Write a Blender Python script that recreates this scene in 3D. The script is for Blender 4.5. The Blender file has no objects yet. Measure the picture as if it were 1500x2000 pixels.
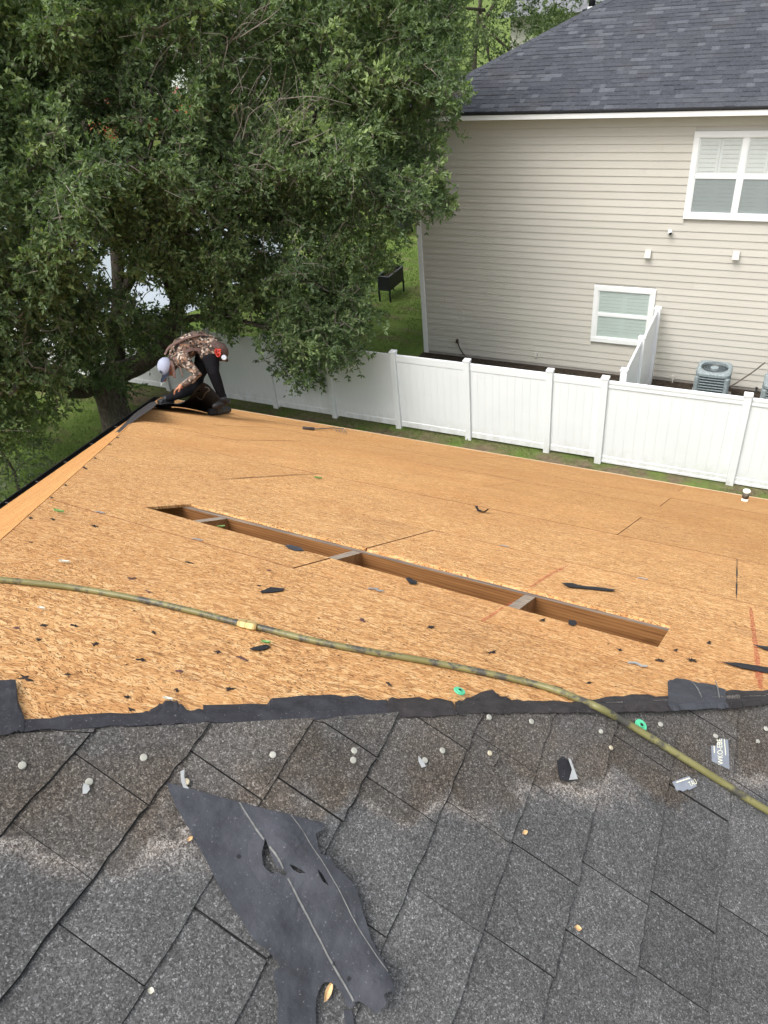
import bpy, bmesh, math, random
import numpy as np
from mathutils import Vector, Matrix, noise

# ------------------------------------------------------------------ camera
SC = bpy.context.scene
COL = SC.collection
R = math.radians
rnd = random.Random(7)
FPX = 1468.14
CAM = np.array([0.0, 0.0, 8.32])
# rows: camera right, down, forward in world axes (X along the neighbour's wall, Y towards it, Z up)
MW = np.array([[0.8951, 0.4368, -0.0888], [0.1925, -0.5584, -0.8069], [-0.4021, 0.7052, -0.5840]])
cam_d = bpy.data.cameras.new('camera')
cam = bpy.data.objects.new('camera', cam_d)
COL.objects.link(cam)
cam_d.sensor_fit = 'VERTICAL'
cam_d.sensor_height = 36.0
cam_d.sensor_width = 27.0
cam_d.lens = FPX / 2000 * 36
cam_d.clip_start = 0.05
cam_d.clip_end = 2000
_r, _d, _f = (Vector(v).normalized() for v in MW)
cam.matrix_world = Matrix(((_r.x, -_d.x, -_f.x, CAM[0]), (_r.y, -_d.y, -_f.y, CAM[1]), (_r.z, -_d.z, -_f.z, CAM[2]), (0, 0, 0, 1)))
SC.camera = cam

# ------------------------------------------------------------------ sky and sun (bright overcast)
SUN_EL, SUN_AZ = 58.0, 205.0      # azimuth: degrees from +Y, clockwise, of where the sun stands
w = bpy.data.worlds.new('World')
SC.world = w
w.use_nodes = True
wn, wl = w.node_tree.nodes, w.node_tree.links
wn.clear()
sky = wn.new('ShaderNodeTexSky')
sky.sky_type = 'NISHITA'
sky.sun_disc = False
sky.sun_elevation = R(SUN_EL)
sky.sun_rotation = R(SUN_AZ)
sky.air_density = 1.0
sky.dust_density = 4.0
sky.ozone_density = 1.0
hs = wn.new('ShaderNodeHueSaturation')
hs.inputs['Saturation'].default_value = 0.32
bg = wn.new('ShaderNodeBackground')
bg.inputs['Strength'].default_value = 0.15
wo = wn.new('ShaderNodeOutputWorld')
wl.new(sky.outputs[0], hs.inputs['Color'])
wl.new(hs.outputs[0], bg.inputs['Color'])
wl.new(bg.outputs[0], wo.inputs['Surface'])
sun_d = bpy.data.lights.new('sun', 'SUN')
sun_d.energy = 1.25
sun_d.angle = R(40)
sun_d.color = (1.0, 0.975, 0.94)
sun = bpy.data.objects.new('sun', sun_d)
COL.objects.link(sun)
sun.rotation_euler = (R(90 - SUN_EL), 0, R(180 - SUN_AZ))
sun.location = (-6, -4, 30)
SC.view_settings.view_transform = 'Standard'
SC.view_settings.look = 'None'
SC.view_settings.gamma = 1
SC.view_settings.use_curve_mapping = False
SC.view_settings.exposure = 0.97
SC.cycles.use_adaptive_sampling = True
SC.cycles.adaptive_threshold = 0.02
SC.cycles.max_bounces = 5
SC.cycles.diffuse_bounces = 3
SC.cycles.glossy_bounces = 2
SC.cycles.transmission_bounces = 3
SC.cycles.transparent_max_bounces = 6

# ------------------------------------------------------------------ geometry helpers
WP = {}                                   # world position of every object's origin


def ray(px, py):
    d = np.array([(px - 750) / FPX, (py - 1000) / FPX, 1.0])
    return MW.T @ d


def onp(px, py, n, c, h=0.0):             # point of the photograph on the plane n.p = c, lifted by h
    d = ray(px, py)
    n = np.asarray(n, float)
    p = CAM + d * ((c - n @ CAM) / (n @ d))
    return p + n / np.linalg.norm(n) * h


def onz(px, py, z):
    d = ray(px, py)
    return CAM + d * ((z - CAM[2]) / d[2])


def ony(px, py, y):
    d = ray(px, py)
    return CAM + d * ((y - CAM[1]) / d[1])


def att(px, py, dist):
    d = ray(px, py)
    return CAM + d / np.linalg.norm(d) * dist


def project(P):
    q = (np.asarray(P) - CAM) @ MW.T
    return 750 + FPX * q[:, 0] / q[:, 2], 1000 + FPX * q[:, 1] / q[:, 2], q[:, 2]


def setp(o, label=None, cat=None, group=None, kind=None):
    if label: o['label'] = label
    if cat: o['category'] = cat
    if group: o['group'] = group
    if kind: o['kind'] = kind
    return o


def place(o, origin, parent):
    COL.objects.link(o)
    origin = Vector(origin)
    WP[o.name] = origin
    if parent is not None:
        o.parent = parent
        o.location = origin - WP[parent.name]
    else:
        o.location = origin
    return o


def empty(name, loc, label=None, cat=None, group=None):
    o = bpy.data.objects.new(name, None)
    o.empty_display_size = 0.2
    place(o, loc, None)
    return setp(o, label, cat, group)


def obj(name, vf, mat, parent=None, smooth=False, origin=None):
    """vf = (verts, faces) in world coordinates -> one mesh object with its origin at its base"""
    V = np.asarray(vf[0], float).reshape(-1, 3)
    if origin is None:
        lo, hi = V.min(0), V.max(0)
        origin = ((lo[0] + hi[0]) / 2, (lo[1] + hi[1]) / 2, lo[2])
    me = bpy.data.meshes.new(name)
    me.from_pydata((V - np.array(origin)).tolist(), [], [list(f) for f in vf[1]])
    mats = mat if isinstance(mat, (list, tuple)) else [mat]
    for m in mats: me.materials.append(m)
    if len(vf) > 2 and vf[2] is not None:
        me.polygons.foreach_set('material_index', np.asarray(vf[2], np.int32))
    if smooth:
        me.polygons.foreach_set('use_smooth', [True] * len(me.polygons))
    me.update()
    o = bpy.data.objects.new(name, me)
    return place(o, origin, parent)


def copy_to(src, name, origin, parent, rotz=None, scale=None):
    o = src.copy()
    o.parent = None
    o.name = name
    place(o, origin, parent)
    if rotz is not None: o.rotation_euler = (0, 0, rotz)
    if scale is not None: o.scale = scale
    return o


def join(*parts):
    V, F = [], []
    for v, f in parts:
        k = len(V)
        V += [tuple(x) for x in v]
        F += [tuple(i + k for i in g) for g in f]
    return V, F


def box(x0, x1, y0, y1, z0, z1):
    V = [(x0, y0, z0), (x1, y0, z0), (x1, y1, z0), (x0, y1, z0), (x0, y0, z1), (x1, y0, z1), (x1, y1, z1), (x0, y1, z1)]
    return V, [(0, 3, 2, 1), (4, 5, 6, 7), (0, 1, 5, 4), (1, 2, 6, 5), (2, 3, 7, 6), (3, 0, 4, 7)]


def bbox(x0, x1, y0, y1, z0, z1, b=0.006):
    """box with chamfered vertical and top edges"""
    b = min(b, (x1 - x0) * .3, (y1 - y0) * .3, (z1 - z0) * .3)
    ring = lambda e: [(x0 + e + b, y0 + e), (x1 - e - b, y0 + e), (x1 - e, y0 + e + b), (x1 - e, y1 - e - b), (x1 - e - b, y1 - e), (x0 + e + b, y1 - e), (x0 + e, y1 - e - b), (x0 + e, y0 + e + b)]
    V = [(x, y, z0) for x, y in ring(0)] + [(x, y, z1 - b) for x, y in ring(0)] + [(x, y, z1) for x, y in ring(b)]
    F = [tuple(range(7, -1, -1)), tuple(range(16, 24))]
    for k in (0, 8):
        for i in range(8):
            j = (i + 1) % 8
            F.append((k + i, k + j, k + 8 + j, k + 8 + i))
    return V, F


def xform(vf, mat):
    return [tuple(mat @ Vector(v)) for v in vf[0]], vf[1]


def tube(path, rad, n=8, caps=True):
    path = [Vector(p) for p in path]
    if not hasattr(rad, '__len__'): rad = [rad] * len(path)
    V, F = [], []
    up = Vector((0.12, 0.21, 0.97))
    for i, p in enumerate(path):
        t = (path[min(i + 1, len(path) - 1)] - path[max(i - 1, 0)]).normalized()
        a = t.cross(up)
        if a.length < 1e-3: a = t.cross(Vector((1, 0, 0)))
        a.normalize()
        b = t.cross(a)
        for k in range(n):
            th = 2 * math.pi * k / n
            V.append(tuple(p + (a * math.cos(th) + b * math.sin(th)) * rad[i]))
    for i in range(len(path) - 1):
        for k in range(n):
            j = (k + 1) % n
            F.append((i * n + k, i * n + j, (i + 1) * n + j, (i + 1) * n + k))
    if caps:
        F.append(tuple(range(n - 1, -1, -1)))
        m = (len(path) - 1) * n
        F.append(tuple(range(m, m + n)))
    return V, F


def lathe(c, prof, n=20, axis=(0, 0, 1)):
    ax = Vector(axis).normalized()
    a = ax.orthogonal().normalized()
    b = ax.cross(a)
    c = Vector(c)
    V, F = [], []
    for r, h in prof:
        for k in range(n):
            th = 2 * math.pi * k / n
            V.append(tuple(c + ax * h + (a * math.cos(th) + b * math.sin(th)) * r))
    for i in range(len(prof) - 1):
        for k in range(n):
            j = (k + 1) % n
            F.append((i * n + k, i * n + j, (i + 1) * n + j, (i + 1) * n + k))
    F.append(tuple(range(n - 1, -1, -1)))
    m = (len(prof) - 1) * n
    F.append(tuple(range(m, m + n)))
    return V, F


def catmull(P, per=8):
    P = [np.asarray(p, float) for p in P]
    Q = [2 * P[0] - P[1]] + P + [2 * P[-1] - P[-2]]
    out = []
    for i in range(1, len(Q) - 2):
        for k in range(per):
            t = k / per
            a, b, c, d = Q[i - 1:i + 3]
            out.append(.5 * (2 * b + (c - a) * t + (2 * a - 5 * b + 4 * c - d) * t * t + (3 * b - a - 3 * c + d) * t ** 3))
    out.append(P[-1])
    return out


def slab(top, normal, th):
    """prism: polygon 'top' (list of 3D points) given thickness th downwards along -normal"""
    n = Vector(normal).normalized()
    k = len(top)
    T = [Vector(p) for p in top]
    V = [tuple(p) for p in T] + [tuple(p - n * th) for p in T]
    F = [tuple(range(k)), tuple(range(2 * k - 1, k - 1, -1))]
    for i in range(k):
        j = (i + 1) % k
        F.append((i, i + k, j + k, j))
    return V, F


def clip(poly, a, b, c):
    """keep the part of the 2D polygon with a*x+b*y<=c"""
    out = []
    for i in range(len(poly)):
        p, q = poly[i], poly[(i + 1) % len(poly)]
        dp, dq = a * p[0] + b * p[1] - c, a * q[0] + b * q[1] - c
        if dp <= 0: out.append(p)
        if dp * dq < 0:
            t = dp / (dp - dq)
            out.append((p[0] + (q[0] - p[0]) * t, p[1] + (q[1] - p[1]) * t))
    return out


def area2(p):
    return sum(p[i][0] * p[(i + 1) % len(p)][1] - p[(i + 1) % len(p)][0] * p[i][1] for i in range(len(p))) / 2


# ------------------------------------------------------------------ material helpers
class NT:
    def __init__(s, name, rough=.85, spec=.25, metal=0.0):
        s.m = bpy.data.materials.new(name)
        s.m.use_nodes = True
        s.t = s.m.node_tree
        s.b = s.t.nodes['Principled BSDF']
        s.b.inputs['Roughness'].default_value = rough
        s.b.inputs['Specular IOR Level'].default_value = spec
        s.b.inputs['Metallic'].default_value = metal

    def n(s, typ, ins=None, **props):
        nd = s.t.nodes.new('ShaderNode' + typ)
        for k, v in props.items(): setattr(nd, k, v)
        for k, v in (ins or {}).items(): s.put(nd.inputs[k], v)
        return nd

    def put(s, sock, v):
        if isinstance(v, bpy.types.NodeSocket): s.t.links.new(v, sock)
        elif isinstance(v, bpy.types.Node): s.t.links.new(v.outputs[0], sock)
        else:
            if sock.type == 'RGBA' and len(v) == 3: v = (*v, 1)
            sock.default_value = v

    def pos(s): return s.n('NewGeometry').outputs['Position']

    def mp(s, vec, scale=(1, 1, 1), rot=(0, 0, 0), loc=(0, 0, 0)):
        return s.n('Mapping', {'Vector': vec, 'Scale': scale, 'Rotation': rot, 'Location': loc}).outputs[0]

    def noise(s, vec, scale, detail=3, rough=.55, out='Fac'):
        return s.n('TexNoise', {'Vector': vec, 'Scale': scale, 'Detail': detail, 'Roughness': rough}).outputs[out]

    def vor(s, vec, scale, feature='F1', dims='3D', rand=1.0):
        return s.n('TexVoronoi', {'Vector': vec, 'Scale': scale, 'Randomness': rand}, feature=feature, voronoi_dimensions=dims)

    def ramp(s, fac, stops, interp='LINEAR'):
        nd = s.n('ValToRGB', {'Fac': fac})
        e = nd.color_ramp
        e.interpolation = interp
        while len(e.elements) < len(stops): e.elements.new(.5)
        for el, (p, c) in zip(e.elements, stops):
            el.position = p
            el.color = (*c, 1) if hasattr(c, '__len__') else (c, c, c, 1)
        return nd.outputs[0]

    def mix(s, fac, a, b, mode='MIX'):
        nd = s.n('Mix', data_type='RGBA', blend_type=mode)
        s.put(nd.inputs[0], fac)
        s.put(nd.inputs[6], a)
        s.put(nd.inputs[7], b)
        return nd.outputs[2]

    def math(s, op, a, b=None, clamp=False):
        nd = s.n('Math', operation=op, use_clamp=clamp)
        s.put(nd.inputs[0], a)
        if b is not None: s.put(nd.inputs[1], b)
        return nd.outputs[0]

    def color(s, c): s.put(s.b.inputs['Base Color'], c)

    def bump(s, h, strength=.3, dist=.01):
        s.put(s.b.inputs['Normal'], s.n('Bump', {'Height': h, 'Strength': strength, 'Distance': dist}).outputs[0])

    def rand(s): return s.n('ObjectInfo').outputs['Random']


def plain(name, col, rough=.6, spec=.3, var=.12, scale=6, metal=0.0, bump=0.0):
    k = NT(name, rough, spec, metal)
    f = k.noise(k.pos(), scale, 4)
    c = [x for x in col]
    k.color(k.ramp(f, [(.3, tuple(x * (1 - var) for x in c)), (.7, tuple(min(1, x * (1 + var)) for x in c))]))
    if bump: k.bump(k.noise(k.pos(), scale * 8, 3), bump, .004)
    return k.m


def mat_osb(swap=False):
    k = NT('osb_turned' if swap else 'osb', .95, .06)
    p = k.n('VectorMath', {0: k.pos(), 1: (1.17, 1, 0) if swap else (1, 1.158, 0)}, operation='MULTIPLY').outputs[0]
    if swap: p = k.mp(p, rot=(0, 0, R(90)))
    off = k.n('CombineXYZ', {0: k.math('MULTIPLY', k.rand(), 37.0), 1: k.math('MULTIPLY', k.rand(), 91.0), 2: 0.0})
    p = k.n('VectorMath', {0: p, 1: off}, operation='ADD').outputs[0]

    def strands(cell, spread, sx, sy, seed):
        q = k.mp(p, loc=(seed, seed * 1.7, 0))
        v = k.vor(k.mp(q, scale=(.6, 1.25, 1)), cell, dims='2D')
        ctr = k.mp(v.outputs['Position'], scale=(1 / .6, 1 / 1.25, 1))
        ang = k.math('MULTIPLY', k.math('SUBTRACT', k.n('SeparateColor', {0: v.outputs['Color']}).outputs[0], .5), spread)
        d = k.n('VectorMath', {0: q, 1: ctr}, operation='SUBTRACT').outputs[0]
        d = k.n('VectorRotate', {'Vector': d, 'Angle': ang}, rotation_type='Z_AXIS').outputs[0]
        d = k.n('VectorMath', {0: d, 1: k.n('VectorMath', {0: v.outputs['Color'], 1: (9, 9, 0)}, operation='MULTIPLY').outputs[0]}, operation='ADD').outputs[0]
        return k.mp(d, scale=(sx, sy, 1)), v

    d1, v1 = strands(40, 1.3, 36, 130, 0)
    d2, v2 = strands(24, .8, 22, 95, 5.3)
    s1 = k.vor(d1, 1, dims='2D')
    s2 = k.vor(d2, 1, dims='2D')
    c1 = k.n('SeparateColor', {0: s1.outputs['Color']}).outputs[0]
    c2 = k.n('SeparateColor', {0: s2.outputs['Color']}).outputs[1]
    pick = k.noise(p, 22, 2)
    cc = k.mix(k.math('GREATER_THAN', pick, .5), c1, c2)
    base = k.ramp(cc, [(0, (.38, .16, .052)), (.25, (.60, .295, .098)), (.6, (.74, .40, .148)), (1, (.92, .61, .29))])
    grain = k.noise(d1, 2.2, 3)
    base = k.mix(.35, base, k.ramp(grain, [(.3, (.52, .25, .085)), (.7, (.82, .49, .21))]))
    # crevices between strands
    n1 = k.noise(k.mp(d1, scale=(2.2, 2.6, 1)), 1.0, 2)
    n2 = k.noise(k.mp(d2, scale=(2.6, 2.7, 1), loc=(3, 7, 0)), 1.0, 2)
    cr1 = k.ramp(n1, [(.385, 1.0), (.42, 0.0)])
    cr2 = k.ramp(n2, [(.37, 1.0), (.405, 0.0)])
    cr = k.math('MAXIMUM', cr1, cr2)
    patch = k.ramp(k.noise(p, 2.6, 3), [(.3, .5), (.6, 1.0)])
    fk = k.ramp(k.noise(k.mp(p, scale=(1, 2.2, 1)), 55, 3, .65), [(.26, 1.0), (.33, 0.0)])
    cr = k.math('MAXIMUM', k.math('MULTIPLY', cr, patch), fk)
    base = k.mix(k.math('MULTIPLY', cr, .9), base, (.070, .030, .013))
    n3 = k.noise(k.mp(p, scale=(7, 105, 1)), 1.0, 3, .6)
    base = k.mix(k.ramp(n3, [(.33, .55), (.43, 0.0)]), base, (.16, .075, .032))
    # broad weathering
    base = k.mix(k.ramp(k.noise(p, .9, 4), [(.42, 0.0), (.75, .35)]), base, (.44, .175, .05))
    base = k.mix(k.ramp(k.noise(k.mp(p, loc=(7, 3, 0), scale=(1, 1.8, 1)), 1.6, 5, .65), [(.58, 0.0), (.74, .4)]), base, (.26, .135, .065))
    hue = k.n('HueSaturation', {'Color': base, 'Value': k.math('ADD', k.math('MULTIPLY', k.rand(), .08), .89), 'Saturation': .96})
    k.color(k.mix(1.0, hue.outputs[0], k.n('ObjectInfo').outputs['Color'], 'MULTIPLY'))
    k.bump(k.math('SUBTRACT', k.math('MULTIPLY', cc, .35), cr), .5, .003)
    return k.m


def mat_shingle_near():
    k = NT('shingle_granules', .95, .1)
    p = k.pos()
    g = k.vor(p, 560)
    g2 = k.vor(k.mp(p, loc=(3, 1, 2)), 300)
    a = k.n('SeparateColor', {0: g.outputs['Color']}).outputs[0]
    b = k.n('SeparateColor', {0: g2.outputs['Color']}).outputs[1]
    v = k.math('ADD', k.math('MULTIPLY', a, .62), k.math('MULTIPLY', b, .38))
    grey = k.ramp(v, [(.10, (.046, .046, .046)), (.36, (.074, .074, .073)), (.55, (.096, .096, .096)), (.72, (.128, .128, .128)), (.84, (.175, .175, .175)), (.95, (.29, .29, .29))])
    brown = k.ramp(v, [(.10, (.036, .028, .022)), (.36, (.066, .053, .042)), (.55, (.092, .073, .057)), (.75, (.135, .110, .086)), (.92, (.25, .22, .18))])
    pale = k.ramp(v, [(.1, (.06, .05, .045)), (.5, (.22, .19, .165)), (.85, (.5, .46, .42))])
    # distance from the hip, downslope side
    sx = k.n('SeparateXYZ', {0: p})
    dist = k.math('MULTIPLY', k.math('SUBTRACT', k.math('SUBTRACT', sx.outputs[0], k.math('MULTIPLY', sx.outputs[1], 1.0432)), -1.3139), .692)
    scal = k.noise(k.mp(p, loc=(2, 0, 0)), 7.5, 1)
    wob = k.noise(p, 45, 3)
    dd = k.math('ADD', dist, k.math('ADD', k.math('MULTIPLY', k.math('SUBTRACT', scal, .5), .22), k.math('MULTIPLY', k.math('SUBTRACT', wob, .5), .055)))
    blotch = k.ramp(k.noise(k.mp(p, loc=(5, 2, 1)), 9, 2), [(.38, .55), (.55, 1.0)])
    fb = k.math('MULTIPLY', k.ramp(dd, [(.0, .4), (.06, .65), (.155, .8), (.185, 0.0)]), blotch)
    fp = k.math('MULTIPLY', k.ramp(dd, [(.158, 0.0), (.174, .75), (.192, .3), (.23, 0.0)]), k.ramp(k.noise(k.mp(p, loc=(1, 8, 3)), 6, 2), [(.38, 0.0), (.54, 1.0)]))
    c = k.mix(fb, grey, brown)
    c = k.mix(fp, c, pale)
    big = k.ramp(k.noise(p, 5, 4), [(.3, .80), (.7, 1.14)])
    c = k.mix(1.0, c, big, 'MULTIPLY')
    tone = k.n('HueSaturation', {'Color': c, 'Value': k.math('ADD', k.math('MULTIPLY', k.rand(), .28), .84)})
    k.color(tone)
    k.bump(k.math('ADD', k.math('MULTIPLY', a, .7), b), .55, .0022)
    return k.m


def mat_felt(name, base=(.046, .048, .057), var=.25):
    k = NT(name, .72, .3)
    p = k.pos()
    f = k.noise(p, 26, 4)
    c = k.ramp(f, [(.3, tuple(x * (1 - var) for x in base)), (.7, tuple(x * (1 + var) for x in base))])
    dust = k.ramp(k.noise(p, 240, 2), [(.66, 0.0), (.74, .6)])
    c = k.mix(dust, c, (.2, .2, .21))
    k.color(c)
    k.bump(k.noise(p, 18, 5), .55, .012)
    return k.m


def mat_siding():
    k = NT('siding_paint', .62, .3)
    p = k.pos()
    grain = k.noise(k.mp(p, scale=(3, 3, 60)), 2.5, 4)
    c = k.ramp(k.noise(p, .55, 3), [(.3, (.525, .503, .442)), (.7, (.56, .537, .474))])
    c = k.mix(.14, c, k.ramp(grain, [(.3, (.41, .40, .36)), (.7, (.59, .57, .515))]))
    h = k.n('HueSaturation', {'Color': c, 'Value': k.math('ADD', k.math('MULTIPLY', k.rand(), .05), .975)})
    k.color(h)
    k.bump(grain, .12, .003)
    return k.m


def mat_far_shingle():
    k = NT('blue_grey_shingle', .88, .25)
    p = k.pos()
    g = k.vor(p, 42)
    a = k.n('SeparateColor', {0: g.outputs['Color']}).outputs[0]
    att_ = k.n('Attribute', attribute_name='tint', attribute_type='GEOMETRY').outputs['Fac']
    c = k.ramp(att_, [(0, (.036, .039, .047)), (.45, (.050, .054, .063)), (.75, (.066, .071, .081)), (1, (.100, .107, .119))])
    c = k.mix(.22, c, k.ramp(a, [(.2, (.03, .034, .046)), (.8, (.115, .125, .15))]))
    c = k.mix(k.ramp(k.noise(p, 1.1, 3), [(.5, 0.0), (.8, .25)]), c, (.085, .078, .075))
    k.color(c)
    return k.m


def mat_wood(name, a, b, scale=(3, 40, 40), rough=.75):
    k = NT(name, rough, .25)
    p = k.pos()
    q = k.mp(p, scale=scale)
    f = k.noise(q, 1.0, 4, .6)
    wv = k.n('TexWave', {'Vector': q, 'Scale': .55, 'Distortion': 7.0, 'Detail': 2.0, 'Detail Scale': .6}, bands_direction='Z').outputs['Fac']
    c = k.ramp(k.math('ADD', k.math('MULTIPLY', f, .82), k.math('MULTIPLY', wv, .18)), [(.3, a), (.68, b)])
    kn = k.noise(k.mp(p, scale=(4, 9, 9)), 1.3, 2)
    c = k.mix(k.ramp(kn, [(.66, 0.0), (.76, .5)]), c, tuple(x * .45 for x in a))
    k.color(c)
    k.bump(f, .25, .003)
    return k.m


def mat_leaf(name, dark, mid, light, trans=.35):
    k = NT(name, .5, .35)
    att_ = k.n('Attribute', attribute_name='tint', attribute_type='GEOMETRY').outputs['Fac']
    c = k.ramp(att_, [(0, dark), (.5, mid), (.85, light), (1.0, tuple(min(1, x * 1.45) for x in light))])
    k.color(c)
    tr = k.n('BsdfTranslucent', {'Color': k.mix(1.0, c, (1.0, 1.25, .55), 'MULTIPLY')})
    mx = k.n('MixShader', {0: trans, 1: k.b.outputs[0], 2: tr.outputs[0]})
    k.t.links.new(mx.outputs[0], k.t.nodes['Material Output'].inputs['Surface'])
    return k.m


def mat_bark():
    k = NT('bark', .92, .15)
    p = k.pos()
    f = k.noise(k.mp(p, scale=(16, 16, 5)), 1.4, 5, .65)
    c = k.ramp(f, [(.3, (.045, .036, .028)), (.55, (.11, .092, .074)), (.75, (.19, .17, .145))])
    c = k.mix(k.ramp(k.noise(p, 3, 3), [(.5, 0.0), (.7, .45)]), c, (.10, .115, .07))
    k.color(c)
    k.bump(f, .8, .03)
    return k.m


def mat_lawn():
    k = NT('lawn', .95, .1)
    p = k.pos()
    a = k.noise(p, .55, 5, .6)
    b = k.noise(p, 9, 4, .7)
    f = k.math('ADD', k.math('MULTIPLY', a, .6), k.math('MULTIPLY', b, .4))
    c = k.ramp(f, [(.28, (.055, .088, .020)), (.46, (.100, .152, .034)), (.6, (.140, .195, .048)), (.74, (.19, .23, .08))])
    soil = k.ramp(k.noise(k.mp(p, loc=(4, 9, 0), scale=(.8, 1.6, 1)), 1.15, 4, .65), [(.52, 0.0), (.66, .7)])
    yy_ = k.n('SeparateXYZ', {0: p}).outputs[1]
    worn = k.math('MULTIPLY', k.ramp(k.math('ABSOLUTE', k.math('SUBTRACT', yy_, 12.55)), [(.25, 1.0), (.95, 0.0)]), k.ramp(k.noise(p, 1.4, 4), [(.36, 0.0), (.56, 1.0)]))
    soil = k.math('MAXIMUM', soil, worn)
    c = k.mix(soil, c, k.ramp(b, [(.3, (.10, .078, .048)), (.7, (.20, .16, .105))]))
    k.color(c)
    k.bump(k.noise(p, 60, 3), .6, .05)
    return k.m


OSB = mat_osb()
OSB_T = mat_osb(True)
SHN = mat_shingle_near()
FELT = mat_felt('felt')
FELT_B = mat_felt('felt_brownish', (.030, .026, .027), .4)
FELT_D = mat_felt('felt_dark', (.018, .018, .021), .3)
SIDING = mat_siding()
FSH = mat_far_shingle()
LUMBER = mat_wood('lumber', (.19, .078, .028), (.38, .18, .066))
LUMBER_G = mat_wood('weathered_lumber', (.20, .165, .13), (.36, .29, .22), scale=(40, 3, 40))
WHITE = plain('white_paint', (.80, .81, .80), .45, .35, .03, 3)
_k = NT('white_vinyl', .38, .4)
_z = _k.n('SeparateXYZ', {0: _k.pos()}).outputs[2]
_g = _k.math('MULTIPLY', _k.ramp(_z, [(.05, 1.0), (.42, 0.0)]), _k.ramp(_k.noise(_k.mp(_k.pos(), scale=(1, 1, .6)), 7, 5, .7), [(.42, 0.0), (.72, .55)]))
_k.color(_k.mix(_g, _k.ramp(_k.noise(_k.pos(), 1.3, 3), [(.3, (.775, .795, .805)), (.7, (.815, .83, .84))]), (.42, .41, .32)))
VINYL = _k.m
CREAM = plain('cream_plastic', (.58, .56, .51), .5, .3, .03)
BLACKM = plain('black_metal', (.016, .017, .019), .45, .4, .2, 12)
DARK = plain('dark_void', (.02, .018, .016), .95, .1, .2)
BARK = mat_bark()
LAWN = mat_lawn()
MULCH = plain('mulch', (.045, .036, .027), .95, .1, .5, 14, bump=.6)
STEEL = plain('galvanised', (.55, .57, .58), .4, .5, .1, 30, .7)

# ------------------------------------------------------------------ the ground
gm = box(-420, 420, -200, 640, -.6, 0)
setp(obj('ground', (gm[0], gm[1]), LAWN), kind='structure')
mulch = []
_pts = [(-7.9, 16.1), (-6.6, 15.85), (-5, 16.0), (-3.4, 15.8), (-2.2, 15.75), (-1, 15.2), (.5, 15.0), (3, 15.1), (6, 15.2), (6, 16.9), (-7.9, 16.9)]
setp(obj('mulch_bed', slab([(x, y, .02) for x, y in _pts], (0, 0, 1), .3), MULCH), kind='structure')

# ------------------------------------------------------------------ the house under repair
T = 7 / 12
NO, CO = np.array([0, T, 1.0]), 7.643                # bare deck, falling towards the neighbour
NS, CS = np.array([.54, .02, 1.0]), 6.9335           # shingled slope, falling to the right
PK = np.array([-1.14, .22])                          # peak where the hips meet (plan)
EY, EX, EZ = 9.10, -9.61, 2.335                      # far eave, left eave, eave height
TL = (CO - T * PK[1] - EZ) / (PK[0] - EX)
NL = np.array([-TL, 0, 1.0]); CL = EZ - TL * EX      # left slope
UO, US, UL = (n / np.linalg.norm(n) for n in (NO, NS, NL))
HLS = (EX - PK[0]) / (EY - PK[1])                    # left hip: x = PK0 + HLS*(y-PK1)
hip_y = lambda x: (x + 1.3139) / 1.0432              # right hip in plan
zo = lambda x, y: CO - T * y
zs = lambda x, y: CS - .54 * x - .02 * y
zl = lambda x, y: CL + TL * x
EXR = (CS - EZ - .02 * 5) / .54

house = empty('house', (-1, 4, 0), 'house being reroofed, bare orange board deck beside old grey shingles', 'house')


def oP(px, py, h=0.0): return onp(px, py, NO, CO, h)


def sP(px, py, h=0.0): return onp(px, py, NS, CS, h)


# walls, soffit
wallm = plain('stucco_wall', (.52, .47, .40), .85, .2, .06, 4, bump=.2)
for (x0, x1, y0, y1) in ((EX + .5, EXR - .5, EY - .65, EY - .5), (EX + .5, EX + .65, -9, EY - .66), (EXR - .65, EXR - .5, -9, EY - .66), (EX + .5, EXR - .5, -9.15, -9.01)):
    obj('wall', box(x0, x1, y0, y1, 0, EZ - .05), wallm, house)
obj('ceiling', box(EX + .66, EXR - .66, -9, EY - .66, EZ - .3, EZ - .2), plain('insulation', (.45, .36, .33), .95, .1, .2, 5), house)
obj('soffit', join(box(EX + .04, EX + .5, -9, EY - .04, EZ - .17, EZ - .15), box(EX + .5, EXR - .04, EY - .5, EY - .04, EZ - .172, EZ - .152)), WHITE, house)
obj('fascia', join(box(EX + .01, EX + .035, -9, EY, EZ - .18, EZ - .014), box(EX + .04, EXR, EY - .035, EY - .01, EZ - .18, EZ - .016)), WHITE, house)
# back and side slopes out of view, so that the roof is whole
back = [(EX, -9, zl(EX, 0) - .02), (PK[0], -9, zl(PK[0], 0) - .02), (PK[0], PK[1], zl(PK[0], 0) - .02), (EX, PK[1], zl(EX, 0) - .02)]

# sheathing panels of the bare deck, their factory edges sealed in dark red
SEAL = plain('edge_seal', (.20, .075, .035), .9, .1, .3, 30)
rows = [(.5, -.05), (1.727, -.058), (2.983, -.058), (4.18, -.025), (5.41, -.01), (6.62, 0), (7.84, 0), (9.06, 0)]
seam = lambda r, x: (r[0] + r[1] * (x + 1.2)) / 1.1577 if abs(x + 1.2) < 4 else (r[0] + r[1] * math.copysign(4, x + 1.2)) / 1.1577
joints = [[], [.44, 2.88, -2.6], [-1.212, 1.23, -3.65], [-2.56, .9, 3.3, -5.0], [-.516, -2.96, 1.92, -5.4, 4.36], [-1.74, .70, -4.18, 3.14, -6.6, 5.6], [-.492, -2.93, 1.95, -5.37, 4.39, -7.8],
          [-1.70, .74, -4.14, 3.18, -6.58, 5.62, -9.0], [-.5, -2.94, 1.94, -5.38, 4.38, -7.82, 6.8]]
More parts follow.
